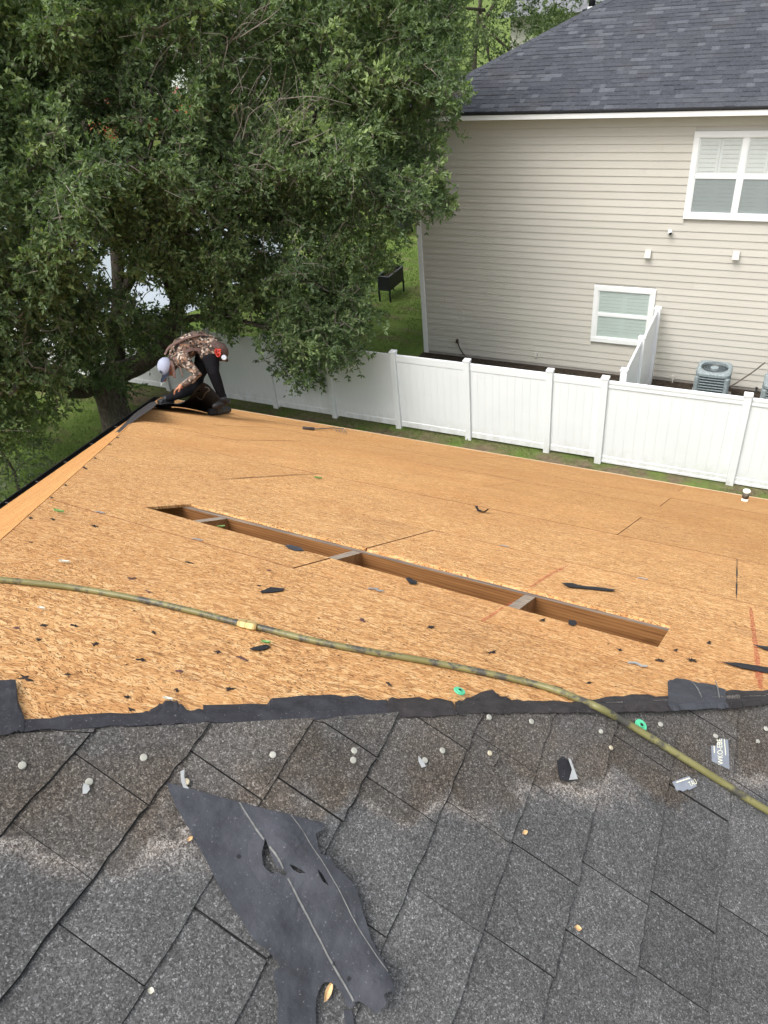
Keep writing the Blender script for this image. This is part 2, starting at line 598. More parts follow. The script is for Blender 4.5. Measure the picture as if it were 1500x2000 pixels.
HA, HB, HC, HD = (oP(*p)[:2] for p in ((283, 991), (373, 984.5), (1312, 1221), (1285, 1263)))
lerpy = lambda A, B, x: A[1] + (B[1] - A[1]) * (x - A[0]) / (B[0] - A[0])
G = .0027
for ri in range(len(rows) + 1):
    js = sorted(joints[ri])
    xs = [-12] + js + [12]
    for a, b in zip(xs[:-1], xs[1:]):
        lo = (lambda x: -.5) if ri == 0 else (lambda x, r=rows[ri - 1], g=G * (1.15 if ri in (2, 3) else .8): seam(r, x) + g)
        hi = (lambda x: EY) if ri == len(rows) else (lambda x, r=rows[ri], g=G * (1.15 if ri in (1, 2) else .8): seam(r, x) - g)
        a2, b2 = a + G, b - G
        pl = [(a2, lo(a2)), (b2, lo(b2)), (b2, hi(b2)), (a2, hi(a2))]
        if ri == 2 and b == -1.212:
            pl = [(a2, lo(a2)), (b2, lo(b2)), (b2, lerpy(HA, HD, b2)), tuple(HA), tuple(HB), (b2, lerpy(HB, HC, b2)), (b2, hi(b2)), (a2, hi(a2))]
        if ri == 2 and a == -1.212:
            pl = [(a2, lo(a2)), (b2, lo(b2)), (b2, hi(b2)), (a2, hi(a2)), (a2, lerpy(HB, HC, a2)), tuple(HC), tuple(HD), (a2, lerpy(HA, HD, a2))]
        pl = clip(pl, -1, HLS, -(PK[0] - HLS * PK[1]) - .004)       # right of the left hip
        if len(pl) > 2: pl = clip(pl, 1, -1.0432, -1.3139 - .004)   # beyond the right hip
        if len(pl) < 3 or abs(area2(pl)) < .004: continue
        dz = rnd.uniform(-.0015, .0015)
        sV, sF = slab([(x, y, zo(x, y) + dz) for x, y in pl], NO, .0115)
        cut = [any(abs(p[0] - h_[0]) + abs(p[1] - h_[1]) < .03 for h_ in (HA, HB, HC, HD)) or (abs(p[0] + 1.212) < .01 and any(abs(p[1] - lerpy(A_, B_, p[0])) < .004 for A_, B_ in ((HA, HD), (HB, HC)))) for p in pl]
        o = obj('sheathing_panel', (sV, sF, [0, 0] + [0 if cut[i_] and cut[(i_ + 1) % len(pl)] else 1 for i_ in range(len(pl))]), [OSB, SEAL], house)
        f_ = min(1, max(0, (ri - 2) / 3)) + rnd.uniform(-.1, .1)
        o.color = (1 - .06 * f_, 1 - .09 * f_, 1 - .14 * f_, 1)
# sheathing panels of the left slope
rl = [EX + 1.0424 * i for i in range(9)] + [PK[0] + .2]
for i in range(9):
    xs0, xs1 = rl[i] + .002, rl[i + 1] - .002
    y0 = -9 + (1.2 if i % 2 else 0)
    while y0 < EY:
        pl = [(xs0, y0 + .002), (xs1, y0 + .002), (xs1, min(EY, y0 + 2.438)), (xs0, min(EY, y0 + 2.438))]
        pl = clip(pl, 1, -HLS, PK[0] - HLS * PK[1] - .004)
        if len(pl) > 2: pl = clip(pl, 1, 0, PK[0])
        if len(pl) > 2 and abs(area2(pl)) > .004:
            o = obj('sheathing_panel', slab([(x, y, zl(x, y) + rnd.uniform(-.001, .001)) for x, y in pl], NL, .0115), OSB_T, house)
            o.color = (.86, .79, .70, 1)
        y0 += 2.44
# framing seen through the opening: a chord along the eave direction, rafters butting into it
ch0, ch1 = HB[1] - .050, HC[1] - .040
chx0, chx1 = -2.4, .42
cy = lambda x: ch0 + (ch1 - ch0) * (x - HB[0]) / (HC[0] - HB[0])
U = np.array([0, 1, -T]) / np.hypot(1, T)
cp = []
for x in (chx0, chx1):
    y = cy(x)
    z = zo(x, y) - .0135
    for (dy, dz) in ((0, 0), (.043, -.043 * T - .001), (.043, -.19), (0, -.19)):
        cp.append((x, y + dy, z + dz))
obj('truss_chord', (cp, [(0, 1, 2, 3), (7, 6, 5, 4), (0, 4, 5, 1), (1, 5, 6, 2), (2, 6, 7, 3), (3, 7, 4, 0)], [0, 0, 1, 0, 0, 0]), [LUMBER, mat_wood('stained_lumber', (.10, .09, .085), (.33, .25, .18), scale=(7, 30, 30))], house)
for xr in (-1.885, -1.228, -.535, .1):
    y1_ = cy(xr) - .002
    y0_ = max(y1_ - .60, hip_y(xr) + .12, PK[1] + (xr - PK[0]) / HLS + .12)
    zt = lambda y: zo(xr, y) - .0135
    V = []
    for y in (y0_, y1_):
        for dx, dz in ((-.019, 0), (.019, 0), (.019, -.14), (-.019, -.14)):
            V.append((xr + dx, y, zt(y) + dz))
    obj('rafter', (V, [(3, 2, 1, 0), (4, 5, 6, 7), (0, 1, 5, 4), (1, 2, 6, 5), (2, 3, 7, 6), (3, 0, 4, 7)], [0, 0, 1, 0, 0, 0]), [LUMBER, LUMBER_G], house)
for i in range(14):
    xr = -7.5 + i * 1.05
    ys = max(hip_y(xr), PK[1] + (xr - PK[0]) / HLS) + 1.9
    if ys > 8.4: continue
    V = []
    for y in (ys, EY - .05):
        for dx, dz in ((-.019, -.0135), (.019, -.0135), (.019, -.155), (-.019, -.155)):
            V.append((xr + dx, y, zo(xr, y) + dz))
    obj('rafter', (V, [(3, 2, 1, 0), (4, 5, 6, 7), (0, 1, 5, 4), (1, 2, 6, 5), (2, 3, 7, 6), (3, 0, 4, 7)]), LUMBER, house)
# steel clips between panels
for (px, py) in ((197, 1002), (387, 1055), (735, 1153), (1245, 1299), (985, 1067), (1255, 1131)):
    c = oP(px, py)
    V, F = [], []
    s = 1.0 if py > 1140 else .8
    segs = [(-.024, -.006), (-.006, .008), (.012, -.006), (.024, .003)]
    parts = []
    for i in range(3):
        a, b = segs[i], segs[i + 1]
        q = [(a[0], a[1] - .006), (b[0], b[1] - .006), (b[0], b[1] + .006), (a[0], a[1] + .006)]
        parts.append(slab([(c[0] + x * s, c[1] + y * s, zo(0, c[1] + y * s) + .0045 + .0008 * i) for x, y in q], NO, .002))
    obj('panel_clip', join(*parts), STEEL, house)
# saw cut and red chalk on the deck (chalk is a line of powder with a body of its own)
CHALK = NT('red_chalk', .95, .1)
CHALK.color((.55, .10, .07))
_m = CHALK.n('MixShader', {0: CHALK.ramp(CHALK.noise(CHALK.pos(), 160, 3), [(.38, .10), (.65, .6)]), 1: CHALK.n('BsdfTransparent').outputs[0], 2: CHALK.b.outputs[0]})
CHALK.t.links.new(_m.outputs[0], CHALK.t.nodes['Material Output'].inputs['Surface'])
CHALK = CHALK.m


def stroke(name, pts, wid, mat, h=.0015, parent=house, P=oP, ragged=.4, nrm=NO):
    path = catmull([P(*p) for p in pts], 6)
    up = Vector(nrm).normalized()
    V, F = [], []
    for i, p in enumerate(path):
        t = Vector(path[min(i + 1, len(path) - 1)] - path[max(0, i - 1)]).normalized()
        s = t.cross(up).normalized()
        ww = wid * (1 + ragged * rnd.uniform(-1, 1)) * (.35 if i in (0, len(path) - 1) else 1)
        q = Vector(p) + up * h
        V += [tuple(q - s * ww), tuple(q + s * ww)]
    for i in range(len(path) - 1): F.append((2 * i, 2 * i + 1, 2 * i + 3, 2 * i + 2))
    return obj(name, (V, F), mat, parent)


for pts, wd in (([(940, 1214), (960, 1202), (985, 1185), (1000, 1177)], .0042), ([(1036, 1147), (1070, 1125), (1110, 1104)], .0052),
                ([(1466, 1187), (1474, 1250), (1480, 1300), (1486, 1349)], .0075)):
    stroke('chalk_line', pts, wd, CHALK)
stroke('saw_cut', [(1439.5, 1091), (1439, 1130), (1438, 1173)], .0022, FELT_D, ragged=.7)
stroke('saw_cut', [(440, 936), (500, 932), (560, 928), (640, 925)], .003, FELT_D, ragged=.7)

# ---- shingled slope
ASPH_SHADE = plain('asphalt_edge_and_shade', (.024, .024, .025), .9, .15, .3, 60)  # black cut edges, also the dark strip painted in as course shadow
base_poly = [(PK[0], -9), (EXR, -9), (EXR, hip_y(EXR)), (PK[0], hip_y(PK[0]))]
slope = obj('shingled_slope', slab([(x, y, zs(x, y) - .001) for x, y in base_poly], NS, .02), SHN, house)
L0 = [-.9600, -.8370, -.7120, -.5854, -.4707, -.3420, -.2208, -.1029, .0188, .1410]
while len(L0) < 19: L0.append(L0[-1] + .1222)
L0 = [L0[0] - .1235] + L0
seam_px = {1: [(95, 1660), (213, 1522)], 2: [(193, 1865), (427, 1507)], 3: [(441, 1820), (672, 1441), (613, 1571)], 4: [(785, 1567), (833, 1415)], 5: [(935, 1610), (986, 1474), (850, 1765)],
           6: [(1090, 1566), (1052, 1684), (1008, 1863)], 7: [(1195, 1724), (1248, 1471), (1163, 1858)], 8: [(1326, 1780), (1331, 1947)], 9: [(1450, 1800), (1463, 1545), (1440, 1960)]}
for k in range(len(L0) - 1):
    xa, xb = L0[k], L0[k + 1]
    ys = [float(sP(*p)[1]) for p in seam_px.get(k - 1 + 0, [])] if k >= 1 else []
    ys = sorted(ys)
    top = hip_y(xb) + .05
    if not ys: ys = [rnd.uniform(.3, .6)]
    while ys[-1] < top: ys.append(ys[-1] + rnd.uniform(.20, .36))
    while ys[0] > -1.3: ys.insert(0, ys[0] - rnd.uniform(.20, .36))
    for ya, yb in zip(ys[:-1], ys[1:]):
        NX, NY = 5, 7
        ex = rnd.choice([0, 0, .0012, .0024])
        gap = rnd.choice([.0002, .0004, .0007, .0011, .0016])
        jx = [rnd.uniform(-.0022, .0022) for _ in range(NY + 1)]
        V, F = [], []
        dead = False
        for i in range(NX + 1):
            s = i / NX
            for j in range(NY + 1):
                t = j / NY
                x0 = (xa - .045) + (xb - (xa - .045)) * s
                y1 = min(yb - gap, hip_y(x0) - .006)
                y0 = min(ya + gap, y1 - 1e-4)
                y = y0 + (y1 - y0) * t
                x = x0 - .027 * (y - .6) + (jx[j] if i == NX else 0)
                h = .0006 + .0074 * s + ex * min(1, s * 1.5) + .0009 * noise.noise((x * 14, y * 14, k))
                if i == NX: h -= .0006
                P = Vector((x, y, zs(x, y))) + Vector(US) * h
                V.append(tuple(P))
        n1 = (NX + 1) * (NY + 1)
        for i in range(NX):
            for j in range(NY):
                a = i * (NY + 1) + j
                F.append((a, a + NY + 1, a + NY + 2, a + 1))
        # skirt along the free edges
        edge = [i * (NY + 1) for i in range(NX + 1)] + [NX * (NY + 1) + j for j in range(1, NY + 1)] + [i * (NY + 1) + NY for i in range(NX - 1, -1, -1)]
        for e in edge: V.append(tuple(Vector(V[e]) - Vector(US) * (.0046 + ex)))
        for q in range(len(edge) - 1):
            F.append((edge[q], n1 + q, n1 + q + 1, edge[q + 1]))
        if min(yb, hip_y(xb)) - ya < .012: continue
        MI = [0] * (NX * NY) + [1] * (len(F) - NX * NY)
        # dark asphalt strip added to stand in for the weak shadow below each course
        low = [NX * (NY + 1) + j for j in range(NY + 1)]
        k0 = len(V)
        shade_lip = rnd.uniform(.0004, .0026)
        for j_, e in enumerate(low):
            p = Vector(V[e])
            V.append(tuple(p - Vector(US) * .0022)); V.append(tuple(p + Vector((shade_lip * rnd.uniform(.5, 1.4), 0, 0)) - Vector(US) * (.0034 + shade_lip * .54)))
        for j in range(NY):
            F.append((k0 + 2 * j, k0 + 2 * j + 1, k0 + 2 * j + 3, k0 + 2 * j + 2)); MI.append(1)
        obj('shingle', (V, F, MI), [SHN, ASPH_SHADE], slope)

# ---- plastic-cap nails left in the shingles
CAPW = plain('nail_cap', (.34, .335, .295), .5, .3, .12, 60)
CAPR = plain('nail_cap_rusty', (.42, .37, .27), .6, .3, .3, 120)
for i, (px, py) in enumerate([(42, 1500), (172, 1531), (279, 1482), (362, 1532), (531, 1478), (688, 1470), (686, 1487), (858, 1471), (824, 1489), (949, 1406), (951, 1474), (1032, 1414), (1170, 1431), (1188, 1464), (1285, 1419), (1393, 1443), (1491, 1427), (1474, 1452), (1300, 1461)]):
    r = .0060 if i not in (10, 12, 13, 17, 18) else .0050
    n = Vector(US) + Vector((rnd.uniform(-.2, .2), rnd.uniform(-.2, .2), 0))
    hgt = rnd.uniform(.0105, .0135)
    o = obj('cap_nail', lathe(sP(px, py, 0), [(.0016, .002), (.0016, hgt - .003), (r * .96, hgt - .003), (r, hgt - .0015), (r * .8, hgt), (r * .25, hgt + .0002)], 14, n), CAPR if i in (3, 10, 13) else CAPW, slope, smooth=False)

# ---- gutter along the left eave
gx = EX
obj('gutter', join(box(gx - .155, gx - .006, -9, EY + .02, EZ - .13, EZ - .122), box(gx - .163, gx - .156, -9, EY + .02, EZ - .13, EZ - .012), box(gx - .005, gx + .009, -9, EY + .02, EZ - .13, EZ - .02),
                   box(gx - .155, gx - .140, -9, EY + .02, EZ - .020, EZ - .0122), box(gx - .155, gx - .006, EY + .012, EY + .02, EZ - .121, EZ - .014)), BLACKM, house)
gut = [o for o in house.children if o.name.startswith('gutter')][0]
y = -2.2
while y < EY - .4:
    obj('gutter_hanger', join(box(gx - .139, gx - .0055, y, y + .016, EZ - .040, EZ - .036), lathe((gx - .10, y + .008, EZ - .036), [(.014, 0), (.014, .004), (.006, .008)], 10)), plain('hanger', (.07, .07, .075), .4, .4, .1) if y < -2 else bpy.data.materials['hanger'], gut)
    y += .60
# drip edge on the far eave
obj('drip_edge', box(EX + .05, EXR, EY + .001, EY + .012, EZ - .07, EZ + .004), plain('drip_tan', (.55, .42, .27), .6, .3, .15, 3), house)
# white vent stub near the far eave
c = oP(1454, 979)
PIPE = plain('pvc_white', (.82, .80, .74), .4, .35, .04)
PIPED = plain('pipe_smudge', (.10, .095, .08), .6, .3, .6, 25)
ax = (.0, .0, 1)
vp = obj('vent_pipe', lathe(c, [(.036, -.05), (.036, .052)], 20), PIPE, house, True)
obj('sleeve', lathe(c, [(.037, .0522), (.037, .135)], 20), PIPED, vp, True)
obj('pipe_cap', lathe(c, [(.037, .1352), (.041, .137), (.041, .152), (.036, .156)], 20), PIPE, vp)

# ------------------------------------------------------------------ neighbour's house
NY_ = 16.85                                       # wall plane
nh = empty('neighbour_house', (-2, 18, 0), 'two storey neighbour house in cream lap siding with blue grey hip roof', 'house')
NX0, NX1 = -7.83, 7.5
obj('wall', box(NX0, NX1, NY_ + .03, NY_ + 8.5, 0, 5.55), SIDING, nh)
obj('foundation', box(NX0 + .01, NX1, NY_ + .005, NY_ + .03, 0, .09), plain('foundation', (.33, .31, .28), .9, .15, .15, 3, bump=.3), nh)
W1 = (-1.86, .017, 3.655, 5.27)
W2 = (-3.54, -2.20, .82, 2.15)
z = 5.341
r_i = 0
rr = random.Random(3)
while z > .1:
    z1, z0 = z, max(.095, z - .1495)
    segs = [(NX0 + .10, NX1)]
    for wx0, wx1, wz0, wz1 in (W1, W2):
        if z0 < wz1 - .02 and z1 > wz0 + .02:
            segs = [s for a, b in segs for s in (((a, wx0 + .02), (wx1 - .02, b)) if a < wx0 < b else ((a, b),))]
    off = rr.uniform(0, 3.6)
    for a, b in segs:
        cuts = [a] + [c for c in (NX0 - 3.6 + off + 3.66 * i for i in range(7)) if a + .25 < c < b - .25] + [b]
        for p, q in zip(cuts[:-1], cuts[1:]):
            p2, q2 = p + .0008, q - .0008
            t0, t1 = NY_ - .0075 - rr.uniform(0, .002), NY_ + .008
            V = [(p2, t0, z0), (q2, t0, z0), (q2, t1, z1 + .012), (p2, t1, z1 + .012), (p2, t0 + .016, z0), (q2, t0 + .016, z0), (q2, NY_ + .028, z1 + .012), (p2, NY_ + .028, z1 + .012)]
            obj('siding_board', (V, [(0, 1, 2, 3), (5, 4, 7, 6), (4, 5, 1, 0), (1, 5, 6, 2), (4, 0, 3, 7), (3, 2, 6, 7)]), SIDING, nh)
    z -= .1495
    r_i += 1
obj('corner_board', bbox(NX0 - .02, NX0 + .099, NY_ - .028, NY_ + .12, .04, 5.5), WHITE, nh)
obj('frieze_board', box(NX0 + .1, NX1, NY_ - .018, NY_ + .02, 5.355, 5.586), SIDING, nh)
# eave: soffit, white fascia, black drip edge
EYN = 16.45
obj('soffit', box(-8.0, NX1 + .4, EYN + .021, NY_ - .001, 5.5865, 5.60), WHITE, nh)
obj('fascia', box(-8.0, NX1 + .4, EYN, EYN + .02, 5.585, 5.700), WHITE, nh)
obj('fascia_end', box(-8.02, -8.001, EYN, NY_ + 8, 5.57, 5.70), WHITE, nh)
obj('drip_edge', box(-8.03, NX1 + .4, EYN - .028, EYN + .03, 5.701, 5.742), BLACKM, nh)
# roof
TH = .435
rz = lambda y: 5.748 + TH * (y - EYN)
ridge = EYN + 6.0
rp = [(-8.03, EYN - .03), (NX1 + .4, EYN - .03), (NX1 + .4, ridge), (-8.03 + 6.03, ridge)]
roof = obj('roof', join(slab([(x, y, rz(y) - .004) for x, y in rp], (0, -TH, 1), .06),
                        slab([(-8.03, EYN - .03, rz(EYN - .03) - .005), (-8.03 + 6.03, ridge, rz(ridge) - .005), (-8.03, ridge + 6, rz(EYN - .03) - .005)], (-TH, 0, 1), .05)), FSH, nh)
cand = []
rr = random.Random(11)
yy = EYN - .028
row = 0
while yy < ridge - .1:
    x = -8.03 + (yy - EYN + .03) - rr.uniform(0, .3)
    while x < 2.4:
        wd = rr.choice([.10, .14, .17, .2, .24, .3, .36])
        cand.append((x, x + wd, yy, row))
        x += wd
    yy += .1285
    row += 1
dy = .1285


def tab(x0, x1, y0, th):
    lim = -8.03 + (y0 + dy * .5 - EYN + .03)
    x0 = max(x0, lim)
    if x1 - x0 < .03: return None
    y1 = y0 + dy + .03
    th2 = .002
    V = []
    for x, y, h in ((x0, y0, th), (x1, y0, th), (x1, y1, th2), (x0, y1, th2), (x0, y0, 0), (x1, y0, 0)):
        V.append((x, y, rz(y) + h))
    return V, [(0, 1, 2, 3), (4, 5, 1, 0), (4, 0, 3), (5, 2, 1)]


tabs = []
for x0, x1, y0, row in cand:
    th = rr.choice([.009, .010, .018, .020, .023])
    q = tab(x0, x1, y0, th)
    if q:
        tone = min(1, max(0, rr.gauss(.42, .22)))
        if th < .011: tone *= .75
        if rr.random() < .13: tone = rr.uniform(.82, 1)
        tabs.append((q, tone, x0, y0))
PX, PY, PD = project([((q[0][0][0] + q[0][1][0]) / 2, q[0][0][1], q[0][0][2]) for q, *_ in tabs])
vis = [i for i in range(len(tabs)) if 890 < PX[i] < 1510 and -10 < PY[i] < 225]
vis.sort(key=lambda i: PD[i])
near_t = set(vis[:290])
restV, restF, restT = [], [], []
for i, (q, tone, *_x) in enumerate(tabs):
    if i in near_t:
        o = obj('shingle', q, FSH, roof)
        at = o.data.attributes.new('tint', 'FLOAT', 'POINT')
        at.data.foreach_set('value', [tone] * len(q[0]))
    else:
        k = len(restV)
        restV += q[0]; restF += [tuple(a + k for a in f) for f in q[1]]; restT += [tone] * len(q[0])
o = obj('shingle_field', (restV, restF), FSH, roof)
o.data.attributes.new('tint', 'FLOAT', 'POINT').data.foreach_set('value', restT)
setp(o, kind='stuff')
# hip caps
for i in range(34):
    s0, s1 = i * .175, i * .175 + .215
    if s1 > 6: break
    P = lambda s, lat, h: (-8.03 + s + lat * .707, EYN - .03 + s - abs(lat) * .707 if lat > 0 else EYN - .03 + s + abs(lat) * .707, 0)
    V = []
    for s, hh in ((s0, .026), (s1, .012)):
        bx, by = -8.03 + s, EYN - .03 + s
        zr = rz(by)
        V += [(bx - .11, by + .06, zr - .11 * .3 - .022 + hh - .012), (bx, by, zr + hh + .012), (bx + .11, by - .06, zr - .06 * TH + hh - .004)]
    V += [(v[0], v[1], v[2] - .02) for v in V[:3]]
    o = obj('hip_cap', (V, [(0, 1, 4, 3), (1, 2, 5, 4), (6, 7, 1, 0), (7, 8, 2, 1)]), FSH, roof)
    o.data.attributes.new('tint', 'FLOAT', 'POINT').data.foreach_set('value', [rr.uniform(.45, .8)] * len(V))

# windows
GLASS = NT('window_glass', .06, .6)
GLASS.color((.55, .62, .61))
_t = GLASS.n('BsdfTransparent', {'Color': (.97, .98, .98)})
_m = GLASS.n('MixShader', {0: .90, 1: GLASS.b.outputs[0], 2: _t.outputs[0]})
GLASS.t.links.new(_m.outputs[0], GLASS.t.nodes['Material Output'].inputs['Surface'])
GLASS = GLASS.m
SCREEN = NT('insect_screen', .3, .5)
SCREEN.color((.36, .40, .40))
_t = SCREEN.n('BsdfTransparent', {'Color': (.9, .93, .93)})
_m = SCREEN.n('MixShader', {0: .62, 1: SCREEN.b.outputs[0], 2: _t.outputs[0]})
SCREEN.t.links.new(_m.outputs[0], SCREEN.t.nodes['Material Output'].inputs['Surface'])
SCREEN = SCREEN.m
GREENGL = NT('tinted_pane', .12, .6)
GREENGL.color((.55, .61, .59))
_t = GREENGL.n('BsdfTransparent', {'Color': (.96, 1, .985)})
_m = GREENGL.n('MixShader', {0: .72, 1: GREENGL.b.outputs[0], 2: _t.outputs[0]})
GREENGL.t.links.new(_m.outputs[0], GREENGL.t.nodes['Material Output'].inputs['Surface'])
GREENGL = GREENGL.m
LOUV = plain('shutter_paint', (.80, .80, .77), .5, .3, .03)


def window(W, cols, trim, glass_top, glass_bot, mull):
    x0, x1, z0, z1 = W
    yf = NY_ - .042
    win = obj('window', join(bbox(x0, x1, yf, NY_ + .02, z1 - trim, z1, .004), bbox(x0, x1, yf - .004, NY_ + .02, z0, z0 + trim, .004), box(x0 + .001, x0 + trim, yf + .003, NY_ + .02, z0 + trim + .001, z1 - trim - .001), box(x1 - trim, x1 - .001, yf + .003, NY_ + .02, z0 + trim + .001, z1 - trim - .001)), WHITE, nh)
    pw = (x1 - x0 - 2 * trim - mull * (cols - 1)) / cols
    zb, zt = z0 + trim, z1 - trim
    zm = zb + (zt - zb) * .5
    yb = NY_ + .024
    for c in range(cols):
        a = x0 + trim + c * (pw + mull)
        b = a + pw
        if c: obj('mullion', box(a - mull, a, yf + .008, NY_ + .02, zb, zt), WHITE, win)
        obj('meeting_rail', box(a, b, yf + .016, NY_ + .0, zm - .021, zm + .021), WHITE, win)
        s = .022
        for (q0, q1, yy_) in ((zm + .021, zt, .022), (zb, zm - .021, .017)):
            obj('sash', join(box(a, a + s, yf + yy_, NY_ + .004, q0, q1), box(b - s, b, yf + yy_, NY_ + .004, q0, q1), box(a + s, b - s, yf + yy_ + .001, NY_ + .004, q0, q0 + s), box(a + s, b - s, yf + yy_ + .001, NY_ + .004, q1 - s, q1)), WHITE, win)
        obj('pane', box(a + s, b - s, yf + .034, yf + .037, zm + .043, zt - s), glass_top, win)
        obj('pane', box(a + s, b - s, yf + .029, yf + .032, zb + s, zm - .043), glass_bot, win)
        # shutters behind the glass
        obj('backing', box(a, b, NY_ + .012, NY_ + .0295, zb, zt), CREAM, win)
        for h in range(2):
            sa, sb = a + h * pw / 2 + .004, a + (h + 1) * pw / 2 - .004
            st = .045
            obj('shutter_frame', join(box(sa, sa + st, NY_ - .004, NY_ + .0115, zb, zt), box(sb - st, sb, NY_ - .004, NY_ + .0115, zb, zt), box(sa + st, sb - st, NY_ - .003, NY_ + .0115, zt - .07, zt), box(sa + st, sb - st, NY_ - .003, NY_ + .0115, zb, zb + .07)), LOUV, win)
            nl = int((zt - zb - .14) / .078)
            for l in range(nl):
                lz = zb + .07 + (zt - zb - .14) * (l + .5) / nl
                V, F = box(sa + st + .001, sb - st - .001, -.003, .003, -.0335, .0335)
                m = Matrix.Translation((0, NY_ + .0035, lz)) @ Matrix.Rotation(R(8), 4, 'X')
                obj('louver', xform((V, F), m), LOUV, win)
    return win


window(W1, 2, .107, GLASS, SCREEN, .08)
window(W2, 1, .107, GREENGL, GREENGL, .08)
# fittings on the wall
for (px, py) in ((1266, 494), (1438, 497)):
    c = ony(px, py, NY_ - .02)
    w_ = .066
    V = [(c[0] - w_, NY_ - .015, c[2] - .08), (c[0] + w_, NY_ - .015, c[2] - .08), (c[0] + w_, NY_ - .015, c[2] + .07), (c[0] - w_, NY_ - .015, c[2] + .07),
         (c[0] - w_, NY_ - .115, c[2] - .08), (c[0] + w_, NY_ - .115, c[2] - .08), (c[0] + w_ * .9, NY_ - .055, c[2] + .065), (c[0] - w_ * .9, NY_ - .055, c[2] + .065)]
    obj('vent_hood', (V, [(0, 3, 2, 1), (4, 5, 6, 7), (0, 1, 5, 4), (1, 2, 6, 5), (2, 3, 7, 6), (3, 0, 4, 7)]), CREAM, nh)
c = ony(1309, 456, NY_ - .014)
sc_ = obj('security_camera', lathe(c, [(.042, 0), (.042, .012), (.016, .02), (.013, .05)], 20, (0, -1, 0)), WHITE, nh, True)
hd = c + np.array([0.0, -.06, .05])
ax = np.array([.35, -.8, -.45]); ax /= np.linalg.norm(ax)
obj('housing', lathe(hd - ax * .04, [(.02, -.006), (.036, 0), (.042, .02), (.042, .085), (.038, .09)], 20, ax), WHITE, sc_, True)
obj('lens', lathe(hd - ax * .04, [(.031, .0903), (.031, .094), (.01, .096)], 20, ax), BLACKM, sc_)
c = ony(1047, 692, NY_ - .012)
obj('outlet_box', bbox(c[0] - .035, c[0] + .035, NY_ - .06, NY_ - .0125, c[2] - .055, c[2] + .055), CREAM, nh)
c = ony(1315, 737, NY_ - .012)
obj('outlet_box', join(bbox(c[0] - .03, c[0] + .03, NY_ - .05, NY_ - .0125, c[2] - .04, c[2] + .05), tube([(c[0], NY_ - .04, c[2] - .04), (c[0], NY_ - .05, c[2] - .12)], .014)), CREAM, nh)
for (px, py) in ((1478, 757),):
    c = ony(px, py, NY_ - .012)
    obj('wall_spigot', join(tube([(c[0], NY_ - .0125, c[2]), (c[0], NY_ - .10, c[2] - .01), (c[0], NY_ - .13, c[2] - .06)], .016), lathe((c[0], NY_ - .10, c[2] + .03), [(.03, 0), (.03, .012)], 10)), BLACKM, nh)
a = ony(893, 667, NY_ - .04); b = ony(900, 684, NY_ - .07); d = ony(911, 699, NY_ - .2)
obj('cable_conduit', join(tube(catmull([a, b, d], 5), .014, 6), bbox(a[0] - .03, a[0] + .03, NY_ - .07, NY_ - .0125, a[2] - .03, a[2] + .06)), plain('brown_conduit', (.07, .05, .04), .6, .3, .2), nh)

# ------------------------------------------------------------------ fences
FY = 13.06


def panel_fence(root, x0, x1, y, zb, zt, board, rail_top, rail_bot, fancy=False):
    obj('top_rail', bbox(x0, x1, y - .022, y + .022, zt - rail_top, zt, .006) if not fancy else join(bbox(x0, x1, y - .03, y + .03, zt - .05, zt, .008), bbox(x0, x1, y - .022, y + .022, zt - rail_top, zt - .0505, .004), bbox(x0, x1, y - .028, y + .028, zt - rail_top - .035, zt - rail_top - .0005, .004)), VINYL, root)
    obj('bottom_rail', bbox(x0, x1, y - .022, y + .022, zb, zb + rail_bot, .006) if not fancy else join(bbox(x0, x1, y - .03, y + .03, zb, zb + .05, .006), bbox(x0, x1, y - .022, y + .022, zb + .0505, zb + rail_bot, .006)), VINYL, root)
    n = max(1, round((x1 - x0) / board))
    bw = (x1 - x0) / n
    z0, z1 = zb + rail_bot, zt - rail_top - (.036 if fancy else 0)
    first = None
    for i in range(n):
        a = x0 + i * bw
        if first is None:
            first = obj('board', bbox(a + .0006, a + bw - .0006, y - .0115, y + .0115, z0 - .002, z1, .0015), VINYL, root)
        else:
            copy_to(first, 'board', WP[first.name] + Vector((i * bw, 0, 0)), root)


def post(root, x, y, z0, z1, s=.063):
    p = obj('post', bbox(x - s, x + s, y - s, y + s, z0, z1 - .05, .005), VINYL, root)
    obj('post_cap', join(bbox(x - s - .008, x + s + .008, y - s - .008, y + s + .008, z1 - .0498, z1 - .02, .004), ([(x - s, y - s, z1 - .0198), (x + s, y - s, z1 - .0198), (x + s, y + s, z1 - .0198), (x - s, y + s, z1 - .0198), (x, y, z1)], [(0, 1, 4), (1, 2, 4), (2, 3, 4), (3, 0, 4)])), VINYL, p)
    return p


fence = empty('vinyl_fence', (-8, FY, 0), 'plain white vinyl privacy fence running behind the tree to the gate corner', 'fence')
pxs = [-20.0, -18.3, -16.65, -15.0, -13.38, -11.73, -10.08, -8.45, -6.81, -5.16, -3.46]
for x in pxs: post(fence, x, FY, -.2, 1.86)
for a, b in zip(pxs, pxs[1:] + [-2.4]):
    panel_fence(fence, a + .064, b - .064, FY, .06, 1.76, .155, .15, .13)
fence2 = empty('taller_vinyl_fence', (.5, 12.98, 0), 'white vinyl fence with double moulded rails in front of the air conditioners', 'fence')
xs2 = [-2.4, .03, 2.47, 4.9]
for x in xs2: post(fence2, x, 12.98, -.2, 1.88, .066)
for a, b in zip(xs2[:-1], xs2[1:]): panel_fence(fence2, a + .067, b - .067, 12.98, .03, 1.79, .19, .10, .14, True)
ret = empty('return_fence', (-2.12, 15, 0), 'short white fence running from the long fence up to the neighbour wall', 'fence')
ry = [13.45, 15.0, 16.62]
